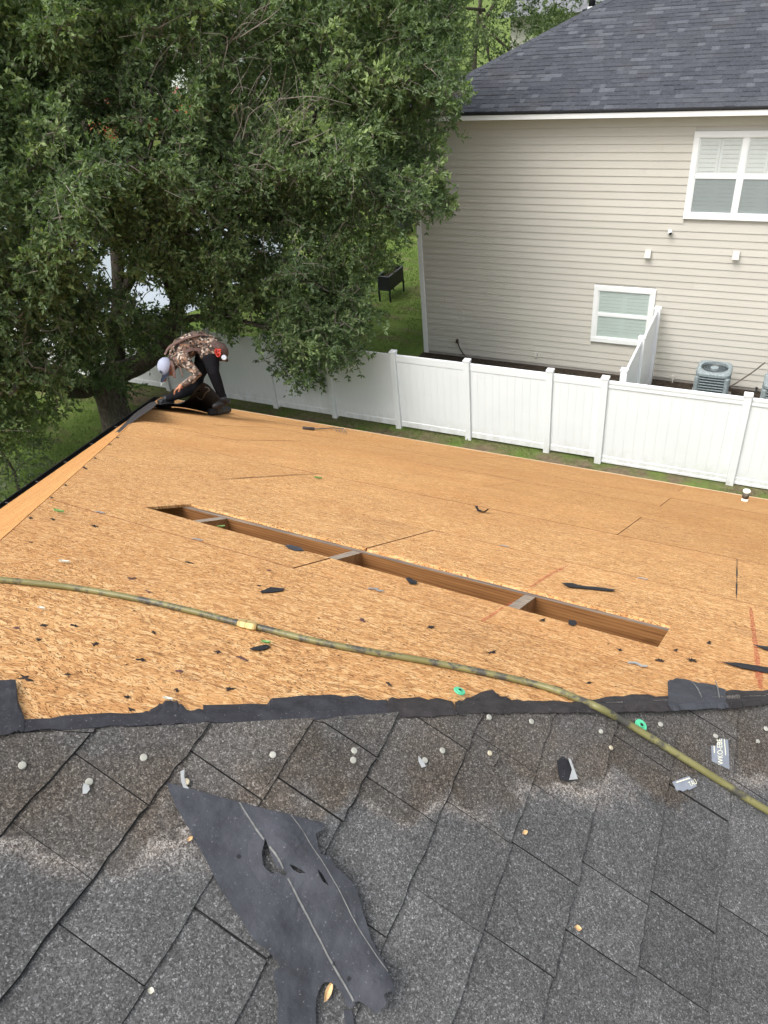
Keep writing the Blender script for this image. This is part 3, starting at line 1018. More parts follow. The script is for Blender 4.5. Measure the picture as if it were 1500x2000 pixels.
for k_, y in enumerate(ry): post(ret, -2.15 + .03 * k_, y, -.2, 1.86)
for k_, (a, b) in enumerate(zip([13.13] + ry[:-1], ry)):
    xx = -2.16 + .03 * k_
    if k_ == 0: continue
    obj('top_rail', bbox(xx - .022, xx + .022, a + .064, b - .064, 1.66, 1.78), VINYL, ret)
    obj('bottom_rail', bbox(xx - .022, xx + .022, a + .064, b - .064, .06, .19), VINYL, ret)
    n = round((b - a) / .155)
    bw = (b - a - .128) / n
    for i in range(n):
        y0 = a + .064 + i * bw
        obj('board', bbox(xx - .0115, xx + .0115, y0 + .0016, y0 + bw - .0016, .188, 1.66, .004), VINYL, ret)

# ------------------------------------------------------------------ air conditioners
ACM = plain('ac_paint', (.235, .275, .285), .55, .35, .3, 22)
ACD = plain('ac_dark', (.045, .055, .058), .6, .3, .3, 20)


def condenser(name, x0, x1, y0, y1, h, label):
    root = empty(name, ((x0 + x1) / 2, (y0 + y1) / 2, .02), label, 'air conditioner', 'condensers beside the neighbour wall')
    obj('pad', bbox(x0 - .06, x1 + .06, y0 - .06, y1 + .06, .02, .09), plain('concrete_pad', (.35, .34, .32), .9, .2, .15, 6) if 'concrete_pad' not in bpy.data.materials else bpy.data.materials['concrete_pad'], root)
    obj('coil', box(x0 + .03, x1 - .03, y0 + .03, y1 - .03, .0905, h - .09), ACD, root)
    for sx, sy in ((0, 0), (1, 0), (0, 1), (1, 1)):
        a = x0 if sx == 0 else x1 - .10
        b = y0 if sy == 0 else y1 - .10
        obj('corner_post', bbox(a, a + .10, b, b + .10, .091, h - .085, .03), ACM, root)
    nl = int((h - .18) / .062)
    for i in range(nl):
        zz = .12 + i * .062
        obj('louver', join(box(x0 + .101, x1 - .101, y0 + .004, y0 + .028, zz, zz + .018), box(x0 + .101, x1 - .101, y1 - .028, y1 - .004, zz, zz + .018), box(x0 + .004, x0 + .028, y0 + .101, y1 - .101, zz, zz + .018), box(x1 - .028, x1 - .004, y0 + .101, y1 - .101, zz, zz + .018)), ACM, root)
    cx, cyy = (x0 + x1) / 2, (y0 + y1) / 2
    rad = (x1 - x0) / 2 - .075
    # lid: rounded square plate with a round opening
    n = 48
    V, F = [], []
    for k in range(n):
        th = 2 * math.pi * k / n
        c_, s_ = math.cos(th), math.sin(th)
        sq = (abs(c_) ** 5 + abs(s_) ** 5) ** (-1 / 5) * (x1 - x0) / 2
        V += [(cx + c_ * rad, cyy + s_ * rad, h - .05), (cx + c_ * rad, cyy + s_ * rad, h), (cx + c_ * (sq - .025), cyy + s_ * (sq - .025), h - .006), (cx + c_ * sq, cyy + s_ * sq, h - .03), (cx + c_ * sq, cyy + s_ * sq, h - .084)]
    for k in range(n):
        j = (k + 1) % n
        for q in range(4): F.append((k * 5 + q, j * 5 + q, j * 5 + q + 1, k * 5 + q + 1))
    lid = obj('lid', (V, F), ACM, root)
    obj('fan_well', lathe((cx, cyy, h - .16), [(rad, 0), (rad - .01, .004)], 32), ACD, lid)
    for i in range(7):
        rr_ = rad * (i + 1.6) / 8.6
        ring = [(cx + rr_ * math.cos(t), cyy + rr_ * math.sin(t), h - .012) for t in np.linspace(0, 2 * math.pi, 33)]
        obj('grille_ring', tube(ring, .0028, 5, False), ACM, lid)
    for i in range(5):
        m = Matrix.Translation((cx, cyy, h - .09)) @ Matrix.Rotation(i * 2 * math.pi / 5 + .4, 4, 'Z') @ Matrix.Rotation(R(22), 4, 'X')
        obj('fan_blade', xform(box(.06, rad - .03, -.075, .075, -.003, .003), m), ACD, lid)
    obj('fan_hub', lathe((cx, cyy, h - .05), [(.085, 0), (.085, .045), (.07, .052)], 24), ACM, lid)
    return root


condenser('air_conditioner', -1.07, -.38, 15.78, 16.47, .82, 'weathered grey square air conditioner left of the second one')
condenser('air_conditioner', .25, .99, 15.1, 15.84, 1.02, 'air conditioner cut off by the right edge of the photo')
a = ony(1424, 757, 16.3); b = ony(1447, 742, 16.45); d = ony(1494, 708, 16.3)
setp(obj('refrigerant_line', tube(catmull([a, b, (b + d) / 2 + np.array([0, 0, -.02]), d], 6), .016, 8), plain('line_insulation', (.16, .14, .12), .8, .2, .2), None, True), 'thin brown insulated line rising between the two air conditioners', 'pipe')

# ------------------------------------------------------------------ raised planters on the far lawn
PLB = plain('planter_black', (.012, .013, .016), .5, .35, .2, 9)
SOIL = plain('potting_soil', (.035, .026, .018), .95, .1, .4, 20)


def planter(x0, x1, y0, y1, zb, zt, label, rot=0.0):
    root = empty('raised_planter', ((x0 + x1) / 2, (y0 + y1) / 2, 0), label, 'planter', 'raised planters on the far lawn')
    t = .03
    obj('trough', join(box(x0, x1, y0, y0 + t, zb, zt), box(x0, x1, y1 - t, y1, zb, zt), box(x0, x0 + t, y0 + t, y1 - t, zb, zt), box(x1 - t, x1, y0 + t, y1 - t, zb, zt), box(x0 + t, x1 - t, y0 + t, y1 - t, zb, zb + .02)), PLB, root)
    obj('rim', join(box(x0 - .015, x1 + .015, y0 - .015, y0 + t + .01, zt + .0005, zt + .02), box(x0 - .015, x1 + .015, y1 - t - .01, y1 + .015, zt + .0005, zt + .02), box(x0 - .015, x0 + t + .01, y0 + t + .011, y1 - t - .011, zt + .0005, zt + .02), box(x1 - t - .01, x1 + .015, y0 + t + .011, y1 - t - .011, zt + .0005, zt + .02)), plain('planter_rim', (.05, .052, .06), .45, .4, .1) if 'planter_rim' not in bpy.data.materials else bpy.data.materials['planter_rim'], root)
    obj('soil', box(x0 + t, x1 - t, y0 + t, y1 - t, zb + .021, zt - .07), SOIL, root)
    for a in (x0 - .004, x1 - .041):
        for b in (y0 - .004, y1 - .041):
            obj('leg', box(a, a + .045, b, b + .045, 0, zb - .001), PLB, root)
    return root


planter(-10.74, -10.34, 19.98, 21.0, .36, .78, 'black trough planter on four legs standing on the lawn by the house corner')
planter(-13.25, -12.75, 26.2, 27.0, .1, .75, 'farther black planter half hidden by branches, near the yellow green shrub')

# ------------------------------------------------------------------ torn felt
def sheet(name, pts, P, nrm, mat, h=.003, th=.0012, holes=(), wave=.0, sub=0, parent=None, lift=None, seed=0):
    """ragged sheet traced on a roof plane: real outline, thickness and waves"""
    bm = bmesh.new()
    up = Vector(nrm).normalized()
    loops = [pts] + list(holes)
    es = []
    for lp in loops:
        vs = [bm.verts.new(Vector(P(*p))) for p in lp]
        for i in range(len(vs)): es.append(bm.edges.new((vs[i], vs[(i + 1) % len(vs)])))
    bmesh.ops.triangle_fill(bm, use_beauty=True, use_dissolve=False, edges=es, normal=up)
    for _ in range(sub): bmesh.ops.subdivide_edges(bm, edges=bm.edges[:], cuts=1, use_grid_fill=True)
    bmesh.ops.recalc_face_normals(bm, faces=bm.faces[:])
    if bm.faces and sum((f.normal.dot(up) for f in bm.faces)) < 0: bmesh.ops.reverse_faces(bm, faces=bm.faces[:])
    for v in bm.verts:
        q = v.co * 9.0 + Vector((seed * 3.1, 0, 0))
        d = h + wave * (.5 + .5 * noise.noise(q)) + wave * .4 * noise.noise(q * 3)
        if lift: d += lift(v.co)
        v.co += up * max(d, .0015)
    g = bmesh.ops.extrude_face_region(bm, geom=bm.faces[:])
    for v in [e for e in g['geom'] if isinstance(e, bmesh.types.BMVert)]: v.co += up * th
    V = [tuple(v.co) for v in bm.verts]
    bm.verts.index_update()
    F = [tuple(v.index for v in f.verts) for f in bm.faces]
    bm.free()
    return obj(name, (V, F), mat, parent)


HIPPX = [(0, 1428), (50, 1419), (190, 1412), (400, 1404), (600, 1398), (752, 1394), (900, 1391), (1130, 1388), (1300, 1386), (1400, 1382), (1500, 1372)]
hpx = lambda x: float(np.interp(x, [a for a, _ in HIPPX], [b for _, b in HIPPX]))


def hip_felt(top, label, mat, h=.003, group=None):
    """strip lying on the deck with its lower edge folded over the hip on to the shingles"""
    a = [oP(x, min(y, hpx(x) - 2), h + rnd.uniform(0, .003)) for x, y in top]
    x0, x1 = top[0][0], top[-1][0]
    V, F = [], []
    n = len(top)
    for i, (x, y) in enumerate(top):
        A = np.array(a[i])
        B = np.array(oP(x, hpx(x) - 1, .0075 + h * .5))
        fo = rnd.uniform(.012, .016) if x < 900 else rnd.uniform(.007, .011); Cc = np.array([B[0] + fo, B[1] - fo, 0]); Cc[2] = min(B[2] - .001, max(zs(Cc[0], Cc[1]), zo(0, Cc[1]) - .012) + .0105 + h * .5)
        A2 = A * .5 + B * .5 + np.array(UO) * .0015
        V += [tuple(A), tuple(A2), tuple(B), tuple(Cc)]
    up = np.array(UO) * .0012
    m = len(V)
    V += [tuple(np.array(v) - up) for v in V]
    for i in range(n - 1):
        for q in range(3):
            f = (i * 4 + q, (i + 1) * 4 + q, (i + 1) * 4 + q + 1, i * 4 + q + 1)
            F += [f[::-1], tuple(k + m for k in f)]
    rim = [i * 4 for i in range(n)]
    for s, t in zip(rim[:-1], rim[1:]): F.append((s, t, t + m, s + m))
    rim = [i * 4 + 3 for i in range(n)]
    for s, t in zip(rim[:-1], rim[1:]): F.append((t, s, s + m, t + m))
    o = obj('felt_strip', (V, F), mat)
    return setp(o, label, 'roofing felt', group)


def dens(pts, n=4, j=2.6):
    out = []
    for (a, b), (c, d) in zip(pts[:-1], pts[1:]):
        for k in range(n): out.append((a + (c - a) * k / n, b + (d - b) * k / n + (rnd.uniform(-j, j) if k else 0)))
    return out + [pts[-1]]


FELT_H = mat_felt('felt_hip', (.030, .030, .036), .35)
GF = 'torn felt strips along the hip'
hip_felt(dens([(-30, 1334), (0, 1335), (30, 1336), (35, 1378), (47, 1410)], 3, 1), 'square edged black felt flap on the hip at the far left edge of the photo', FELT_H, .006, GF)
hip_felt(dens([(47, 1411), (150, 1402), (280, 1395), (300, 1386), (322, 1373), (345, 1372), (362, 1391), (396, 1390)]), 'narrow black felt strip on the hip with one raised tip at its right end', FELT_H, .003, GF)
hip_felt(dens([(396, 1382), (520, 1379), (532, 1369), (640, 1362), (700, 1363), (713, 1371), (752, 1372)]), 'dark felt strip on the hip above the big torn scrap', FELT_H, .0035, GF)
hip_felt(dens([(752, 1371), (771, 1367), (800, 1366), (872, 1370), (886, 1377)]), 'short brownish felt strip on the hip left of the green disc', FELT_B, .003, GF)
hip_felt(dens([(888, 1376), (918, 1365), (962, 1350), (976, 1364), (1022, 1373), (1062, 1374), (1132, 1372), (1182, 1365), (1250, 1359), (1309, 1363)]), 'long brownish felt strip on the hip crossed by the hose', FELT_B, .003, GF)
hip_felt(dens([(1303, 1336), (1322, 1331), (1396, 1345), (1416, 1354)], 4, 1), 'clean black felt patch with two pale lines on the hip right of the hose', FELT, .007, GF)
hip_felt(dens([(1398, 1353), (1450, 1352), (1500, 1349), (1560, 1345)]), 'brown black felt strip on the hip at the right edge of the photo', FELT_B, .003, GF)
PRINT = plain('felt_print', (.165, .168, .16), .8, .2, .25, 80)
fl = [o for o in COL.objects if o.name.startswith('felt_strip') and 'two pale lines' in o.get('label', '')][0]
for xa, xb in ((1347, 1369), (1395, 1403)):
    stroke('printed_line', [(xa, 1338), (xa * .45 + xb * .55, 1352), (xb, 1373)], .0016, PRINT, .0125, fl, ragged=.25)

# big scrap on the shingles
z3 = lambda L: [(300 + x / 3, 1500 + y / 3) for x, y in L]
outline = z3([(70, 100), (200, 135), (340, 172), (490, 212), (620, 252), (760, 290), (870, 328), (970, 362), (948, 408), (915, 420), (926, 470), (950, 538), (1000, 547), (1040, 612), (1098, 662), (1150, 722), (1180, 800), (1198, 862), (1222, 922), (1250, 1020), (1300, 1130), (1330, 1220), (1352, 1284), (1370, 1345),
              (1336, 1330), (1302, 1352), (1318, 1410), (1268, 1458), (1236, 1430), (1210, 1408), (1172, 1380), (1150, 1388), (1140, 1418), (1110, 1408), (1096, 1366), (1080, 1330), (1040, 1282), (1008, 1266), (980, 1270), (960, 1298), (945, 1332), (934, 1380), (928, 1440), (932, 1530), (935, 1640),
              (702, 1640), (698, 1530), (706, 1400), (692, 1290), (680, 1212), (722, 1182), (700, 1142), (670, 1110), (640, 1078), (600, 1058), (562, 1022), (540, 990), (508, 926), (470, 862), (424, 792), (380, 722), (352, 668), (330, 612), (296, 548), (260, 482), (222, 412), (180, 342), (150, 286), (120, 232), (92, 164)])
hole = z3([(645, 450), (656, 492), (672, 540), (690, 588), (716, 604), (746, 620), (744, 642), (720, 630), (700, 618), (678, 628), (652, 606), (636, 578), (630, 520), (638, 484)])
hole = [(hole[0][0] + 14 + (x - hole[0][0] - 14) * 1.25, 1680 + (y - 1680) * 1.15) for x, y in hole]
hole2 = z3([(770, 590), (800, 600), (836, 620), (866, 642), (832, 642), (796, 622)])
hole3 = z3([(930, 624), (956, 646), (978, 684), (998, 720), (964, 694), (942, 658)])
def fray(L, n=3, j=1.0):
    out = []
    for (a, b), (c, d) in zip(L, L[1:] + L[:1]):
        for k in range(n): out.append((a + (c - a) * k / n + (rnd.uniform(-j, j) if k else 0), b + (d - b) * k / n + (rnd.uniform(-j, j) if k else 0)))
    return out


BUMPS = [(Vector(sP(*p)), s, r) for p, s, r in (((548, 1655), .020, .035), ((752, 1945), .022, .05), ((612, 1628), .015, .03), ((620, 1700), .010, .05), ((530, 1985), .012, .05), ((505, 1820), .010, .05), ((690, 1760), .010, .06))]
scrap = sheet('felt_scrap', fray(outline), sP, NS, FELT, h=.0085, wave=.006, holes=(hole, hole2, hole3), sub=2, lift=lambda co: sum(s * math.exp(-((co - c).length / r) ** 2) for c, s, r in BUMPS))
setp(scrap, 'big torn black felt sheet with a ripped hole lying on the shingles', 'roofing felt')


def on_scrap(name, pts, wid, mat, parent):
    path = catmull([sP(*p) for p in pts], 10)
    up = Vector(US)
    from mathutils.bvhtree import BVHTree
    me = scrap.data
    org = WP[scrap.name]
    bvh = BVHTree.FromPolygons([v.co + org for v in me.vertices], [tuple(p.vertices) for p in me.polygons])
    V, F, ok = [], [], []
    for i, p in enumerate(path):
        t = Vector(path[min(i + 1, len(path) - 1)] - path[max(0, i - 1)]).normalized()
        s = t.cross(up).normalized()
        hit = bvh.ray_cast(Vector(p) + up * .2, -up, .19)
        if hit[0] is None or (hit[0] - Vector(p)).dot(up) < .0075: ok.append(False); V += [tuple(p)] * 2; continue
        ok.append(True)
        for sg in (-1, 1):
            q = Vector(p) + s * sg * wid * rnd.uniform(.75, 1.15)
            h2 = bvh.ray_cast(q + up * .2, -up, .19)
            b = h2[0] if h2[0] is not None and abs((h2[0] - hit[0]).dot(up)) < .005 else q + up * (hit[0] - Vector(p)).dot(up)
            V.append(tuple(b + up * .0012))
    for i in range(len(path) - 1):
        if ok[i] and ok[i + 1]: F.append((2 * i, 2 * i + 1, 2 * i + 3, 2 * i + 2))
    return obj(name, (V, F), mat, parent)


on_scrap('printed_line', z3([(492, 218), (560, 335), (640, 470), (700, 555), (750, 640), (850, 830), (1000, 1110), (1145, 1380)]), .0014, PRINT, scrap)
on_scrap('printed_line', z3([(784, 302), (870, 460), (950, 572), (1050, 740), (1140, 900), (1240, 1060), (1328, 1218)]), .0008, PRINT, scrap)
for (x, y) in ((486, 534), (1038, 1162), (1118, 1250)):
    p = z3([(x, y)])[0]
    on_scrap('nail_hole', [(p[0] - 2, p[1] - 2), (p[0], p[1]), (p[0] + 2, p[1] + 3)], .0028, FELT_D, scrap)
leg = sheet('felt_scrap', z3([(1100, 1420), (1150, 1425), (1165, 1520), (1170, 1640), (1110, 1640), (1112, 1500)]), sP, NS, FELT, h=.007, wave=.003)
setp(leg, 'narrow black felt tongue at the bottom edge under the big torn sheet', 'roofing felt')


def blob(px, py, w, h, ang, n=11, jag=.3, taper=0.0):
    pts = []
    for k in range(n):
        t = 2 * math.pi * k / n
        r = 1 + rnd.uniform(-jag, jag)
        x, y = math.cos(t) * w * r, math.sin(t) * h * r * (1 - taper * math.cos(t))
        pts.append((px + x * math.cos(ang) - y * math.sin(ang), py + x * math.sin(ang) + y * math.cos(ang)))
    return pts


FS = 'loose felt scraps on the deck'
for spec, lab, wv in (
        ([(508, 1157), (528, 1149), (556, 1152), (552, 1156), (533, 1159), (512, 1160)], 'small pointed black felt scrap above the hose coupling', .003),
        ([(487, 1270), (506, 1265), (520, 1262), (528, 1267), (512, 1273), (492, 1273)], 'black felt scrap with a green leaf just under the hose', .003),
        ([(556, 1067), (566, 1066), (588, 1072), (594, 1077), (576, 1077), (563, 1073)], 'black felt scrap at the near edge of the opening, left of the middle rafter', .004),
        ([(791, 1131), (798, 1130), (815, 1139), (812, 1143), (800, 1142)], 'small black felt scrap below the middle of the opening', .004),
        ([(1110, 1214), (1122, 1214), (1127, 1220), (1120, 1224), (1110, 1221)], 'small black felt chip at the near edge, right of the last rafter', .004),
        ([(1096, 1142), (1118, 1142), (1140, 1147), (1180, 1150), (1202, 1154), (1196, 1157), (1150, 1152), (1110, 1149)], 'long thin black felt strip on the deck beyond the opening', .006),
        ([(1410, 1295), (1440, 1297), (1475, 1303), (1540, 1313), (1540, 1322), (1490, 1315), (1448, 1307)], 'long pointed black felt strip entering from the right above the hip', .004),
        ([(1472, 1262), (1490, 1264), (1540, 1271), (1540, 1280), (1500, 1273)], 'black felt strip end at the right edge above the longer pointed strip', .004)):
    setp(sheet('felt_scrap', spec, oP, NO, FELT_D if 'opening, left' not in lab else FELT, h=.002, wave=wv, sub=1, seed=len(lab)), lab, 'roofing felt', FS)
# curled scrap in the middle of the far deck
cur = []
c0 = oP(940, 1000)
V, F = [], []
for i in range(7):
    for j in range(4):
        u, v = (i - 3) / 3, (j - 1.5) / 1.5
        V.append((c0[0] + u * .042, c0[1] + v * .026 + .02 * u * u, zo(0, c0[1] + v * .03 + .02 * u * u) + .006 + .030 * abs(u) ** 2.4 * (.5 + .5 * abs(v)) + .006 * math.sin(i * 2 + j)))
for i in range(6):
    for j in range(3): F.append((i * 4 + j, (i + 1) * 4 + j, (i + 1) * 4 + j + 1, i * 4 + j + 1))
setp(obj('felt_scrap', (V, F), FELT_D), 'small curled black felt scrap alone in the middle of the far deck', 'roofing felt', FS)

# printed scraps and tar flaps on the shingles
LAB = plain('label_grey', (.23, .25, .29), .6, .3, .15, 40)
LABM = plain('label_dull', (.33, .34, .34), .7, .3, .2, 30)
INK = plain('label_ink', (.78, .76, .60), .7, .2, .1, 50)


def lettering(txt, px0, px1, hpx_, parent, lift=.0125):
    """letters laid on the roof plane: baseline from px0 to px1, height hpx_ (photo pixels, sideways)"""
    cu = bpy.data.curves.new('lettering', 'FONT')
    cu.body = txt
    cu.size = 1.0
    tmp = bpy.data.objects.new('tmp', cu)
    COL.objects.link(tmp)
    bpy.context.view_layer.update()
    me = bpy.data.meshes.new_from_object(tmp)
    bpy.data.objects.remove(tmp)
    V = np.array([v.co[:] for v in me.vertices])
    Fc = [tuple(p.vertices) for p in me.polygons]
    w0, w1 = V[:, 0].min(), V[:, 0].max()
    h0, h1 = V[:, 1].min(), V[:, 1].max()
    a, b = np.array(px0, float), np.array(px1, float)
    out = []
    for v in V:
        s, t = (v[0] - w0) / (w1 - w0), (v[1] - h0) / (h1 - h0)
        q = a + (b - a) * s + np.array(hpx_) * t
        out.append(tuple(sP(q[0], q[1], lift)))
    o = obj('lettering', (out, Fc), INK, parent)
    return o


z9 = lambda L: [(1280 + x / 9.375, 1420 + y / 9.375) for x, y in L]
l1 = sheet('label_scrap', z9([(1095, 280), (1130, 245), (1180, 250), (1275, 268), (1288, 500), (1300, 805), (1180, 750), (980, 660), (972, 372), (1050, 385)]), sP, NS, LAB, h=.0085, wave=.0015)
setp(l1, 'grey felt scrap with sideways pale lettering beside a nail', 'label')
lettering('WKO-EBE', z9([(1165, 735)])[0], z9([(1142, 262)])[0], (-10.2, 0.5), l1, .0142)
for a, b in (((1000, 385), (1005, 525)), ((1188, 262), (1212, 568))):
    stroke('printed_bar', z9([a, ((a[0] + b[0]) / 2, (a[1] + b[1]) / 2), b]), .0011, INK, .0138, l1, sP, .1, NS)
l2 = sheet('label_scrap', z9([(255, 1040), (410, 980), (560, 930), (640, 1020), (705, 1115), (570, 1185), (530, 1170), (500, 1188), (450, 1212), (400, 1188), (330, 1198), (300, 1120)]), sP, NS, LAB, h=.0085, wave=.0015, seed=4)
setp(l2, 'grey felt scrap with three pale letters lying under the hose', 'label')
lettering('TAU', z9([(565, 1145)])[0], z9([(690, 1080)])[0], (-5.2, -9.2), l2, .0142)
stroke('printed_bar', z9([(300, 1062), (430, 1020), (560, 978)]), .0011, INK, .0138, l2, sP, .1, NS)
fl3 = sheet('tar_flap', [(1083, 1490), (1094, 1481), (1106, 1490), (1112, 1508), (1120, 1527), (1104, 1530), (1088, 1528), (1084, 1508)], sP, NS, FELT_D, h=.0085, wave=.004, sub=1)
setp(fl3, 'torn black tar flap with pale grey edge left of the label scraps', 'roofing felt')
sheet('torn_edge', [(1103, 1487), (1107, 1488), (1121, 1527), (1104, 1529), (1110, 1508)], sP, NS, LABM, h=.0135, wave=.001, parent=fl3)
GS = 'torn felt tabs caught under nails'
for pts, lab in (([(162, 1536), (172, 1540), (174, 1548), (168, 1556), (160, 1556), (160, 1543)], 'pale grey felt tab under the nail near the left edge'),
                 ([(350, 1512), (358, 1508), (357, 1520), (360, 1538), (367, 1546), (356, 1544), (351, 1530)], 'curled pale grey felt tab at the top of the big torn sheet'),
                 ([(812, 1482), (822, 1494), (826, 1503), (818, 1505), (812, 1492)], 'small pale felt tab under the nail between two other nails')):
    o = sheet('felt_tab', pts, sP, NS, LABM, h=.009, wave=.006, sub=1)
    setp(o, lab, 'felt tab', GS)
PADM = mat_shingle_near(); PADM.name = 'tar_pad'
for pts in (([(655, 1488), (672, 1480), (690, 1482), (694, 1520), (690, 1545), (660, 1568), (664, 1530)]), ([(806, 1500), (822, 1492), (846, 1506), (850, 1524), (838, 1530), (808, 1526)]), ([(502, 1500), (520, 1480), (545, 1484), (538, 1512), (516, 1540), (502, 1530)]), ([(942, 1470), (962, 1466), (972, 1482), (960, 1500), (944, 1494)])):
    o = sheet('shingle_patch', pts, sP, NS, SHN, h=.0075, wave=.001, parent=slope)

# green plastic discs
GREEN = plain('green_plastic', (.09, .50, .27), .45, .4, .12, 30)
def green_disc(c, n, r, label):
    n = Vector(n)
    o = obj('plastic_disc', lathe(Vector(c), [(r, .0), (r, .0018), (r * .93, .003), (r * .48, .0026), (r * .42, .0042), (r * .3, .0044), (r * .26, .0012)], 24, n), GREEN, None)
    obj('centre_hole', lathe(Vector(c) + n.normalized() * .0046, [(r * .24, 0), (r * .24, .0006), (r * .1, .001)], 14, n), FELT_D, o)
    return setp(o, label, 'plastic disc', 'green plastic cap discs')
green_disc(sP(1245, 1421.5, .0115), US, .0140, 'round green plastic cap disc with dark centre beside the hose')
green_disc(oP(895, 1363, .014), UO + np.array([.25, -.1, 0]), .0125, 'tilted green plastic disc on the felt at the hip')

# leaves and wood chips
LG = plain('fallen_leaf_green', (.16, .30, .10), .6, .3, .25, 40)
LT = plain('fallen_chip_tan', (.62, .42, .22), .8, .2, .2, 40)
LW = plain('pale_fleck', (.62, .60, .50), .8, .2, .2, 40)
def leaf_bit(px, py, L, Wd, ang, P, nrm, mat, label, h=.004, group='small leaves and chips on the roof'):
    up = Vector(nrm).normalized()
    c = Vector(P(px, py, h))
    t = Vector((math.cos(ang), math.sin(ang), 0)); t = (t - up * t.dot(up)).normalized()
    s = up.cross(t)
    prof = [(-.5, .05), (-.3, .7), (-.05, 1), (.2, .85), (.4, .4), (.5, .03)]
    V, F = [], []
    for a, b in prof:
        for q in (-1, 0, 1): V.append(tuple(c + t * a * L + s * q * b * Wd / 2 + up * (abs(q) * .35 * Wd + .3 * L * a * a)))
    for i in range(len(prof) - 1):
        for q in range(2): F.append((i * 3 + q, i * 3 + q + 1, i * 3 + q + 4, i * 3 + q + 3))
    return setp(obj('fallen_leaf' if mat is not LT else 'wood_chip', (V, F), mat), label, 'leaf' if mat is not LT else 'wood chip', group)
leaf_bit(431, 1034, .034, .016, 1.2, oP, NO, LG, 'green leaf by the near edge of the opening at its left end', .009)
leaf_bit(114, 1004, .045, .022, .2, oP, NO, LG, 'pale green leaf above the long seam near the left hip', .007)
leaf_bit(125, 1102, .030, .018, .5, oP, NO, LW, 'pale leaf fragment on the deck above the hose at left')
leaf_bit(80, 1193, .018, .012, .2, oP, NO, LW, 'white fleck on the deck just under the hose at far left')
leaf_bit(621, 936, .05, .03, .6, oP, NO, LG, 'tiny green leaf alone on the far deck')
leaf_bit(518, 1263, .022, .014, .4, oP, NO, LG, 'green leaf lying on the felt scrap under the hose', .008)
leaf_bit(327, 1371, .02, .01, .2, oP, NO, LW, 'pale fleck above the raised tip of the hip felt')
leaf_bit(636, 1940, .028, .010, 1.7, sP, NS, LT, 'tan wood chip inside the notch of the big torn sheet', .010)
leaf_bit(1121, 1816, .013, .010, .3, sP, NS, LT, 'lower of two tan wood chips on the right shingles', .010)
leaf_bit(1019, 1630, .012, .008, 1.0, sP, NS, LT, 'upper tan wood chip on the shingles right of centre', .010)
leaf_bit(368, 1643, .010, .006, 1.2, sP, NS, LT, 'tiny tan chip by the left edge of the big torn sheet', .010)
leaf_bit(292, 1938, .009, .008, .3, sP, NS, LW, 'tiny pale chip near the bottom left of the shingles', .010)

# tar flecks and bark-coloured specks on the deck: too many to count
V, F, MI = [], [], []
spots = [(60, 1012, 6, 3), (100, 972, 5, 2), (128, 948, 4, 2), (165, 914, 7, 3), (186, 895, 5, 2), (215, 868, 4, 1.5), (230, 855, 5, 2), (48, 1326, 20, 7), (75, 1250, 9, 4), (145, 1223, 10, 4), (185, 1259, 7, 5), (85, 1222, 8, 3), (250, 1363, 9, 4), (255, 1387, 10, 4), (345, 1349, 7, 4), (450, 1347, 12, 5), (277, 1290, 12, 5), (300, 1236, 6, 3), (258, 1131, 14, 4, 1), (470, 1287, 16, 6, 1), (350, 1312, 8, 4, 1),
         (185, 1028, 9, 3), (105, 1015, 8, 3), (370, 1100, 9, 3), (132, 1319, 7, 4), (425, 1275, 10, 4), (290, 1157, 8, 3, 1), (30, 1228, 8, 3, 1), (1345, 1347, 9, 4), (1290, 1290, 12, 4), (1330, 1345, 8, 3), (1090, 1344, 10, 4), (1210, 1270, 9, 3), (60, 1060, 6, 2), (527, 1115, 7, 2, 1), (708, 1212, 9, 4, 1), (840, 1225, 12, 4), (960, 1275, 11, 4), (760, 1338, 9, 4), (1150, 1335, 8, 3), (1060, 1212, 9, 3),
         (1385, 1256, 5, 4), (1320, 1270, 7, 3), (1350, 1290, 12, 5), (505, 1145, 6, 2)]
for i in range(160):
    py = rnd.uniform(1010, 1385) if rnd.random() < .8 else rnd.uniform(900, 1010)
    px = rnd.uniform(-20, 1510)
    f = (py - 820) / 560
    spots.append((px, py, rnd.uniform(1.2, 5.0) * f, rnd.uniform(.5, 1.4) * f, 1 if rnd.random() < .3 else 0))
for sp in spots:
    px, py, w_, h_ = sp[:4]
    p2 = oP(px, py)
    if p2[1] < hip_y(p2[0]) + .03 or p2[0] < PK[0] + HLS * (p2[1] - PK[1]) - .01: continue
    if HA[0] - .03 < p2[0] < HD[0] + .03 and lerpy(HA, HD, p2[0]) - .03 < p2[1] < lerpy(HB, HC, p2[0]) + .02: continue
    pts = blob(px, py, w_ * .66, h_ * .62, rnd.uniform(-.1, .45), 15, .8)
    k = len(V)
    V += [tuple(oP(*q, .0016)) for q in pts] + [tuple(oP(px, py, .0034))]
    F += [(k + j, k + (j + 1) % 15, k + 15) for j in range(15)]
    MI += [1 if len(sp) > 4 and sp[4] else 0] * 15
tf = obj('tar_flecks', (V, F, MI), [plain('tar_smear', (.034, .028, .026), .9, .1, .4, 50), plain('resin_spot', (.10, .045, .045), .7, .3, .3, 40)])
setp(tf, 'scattered black and purple tar flecks stuck on the bare deck', 'tar flecks', kind='stuff')

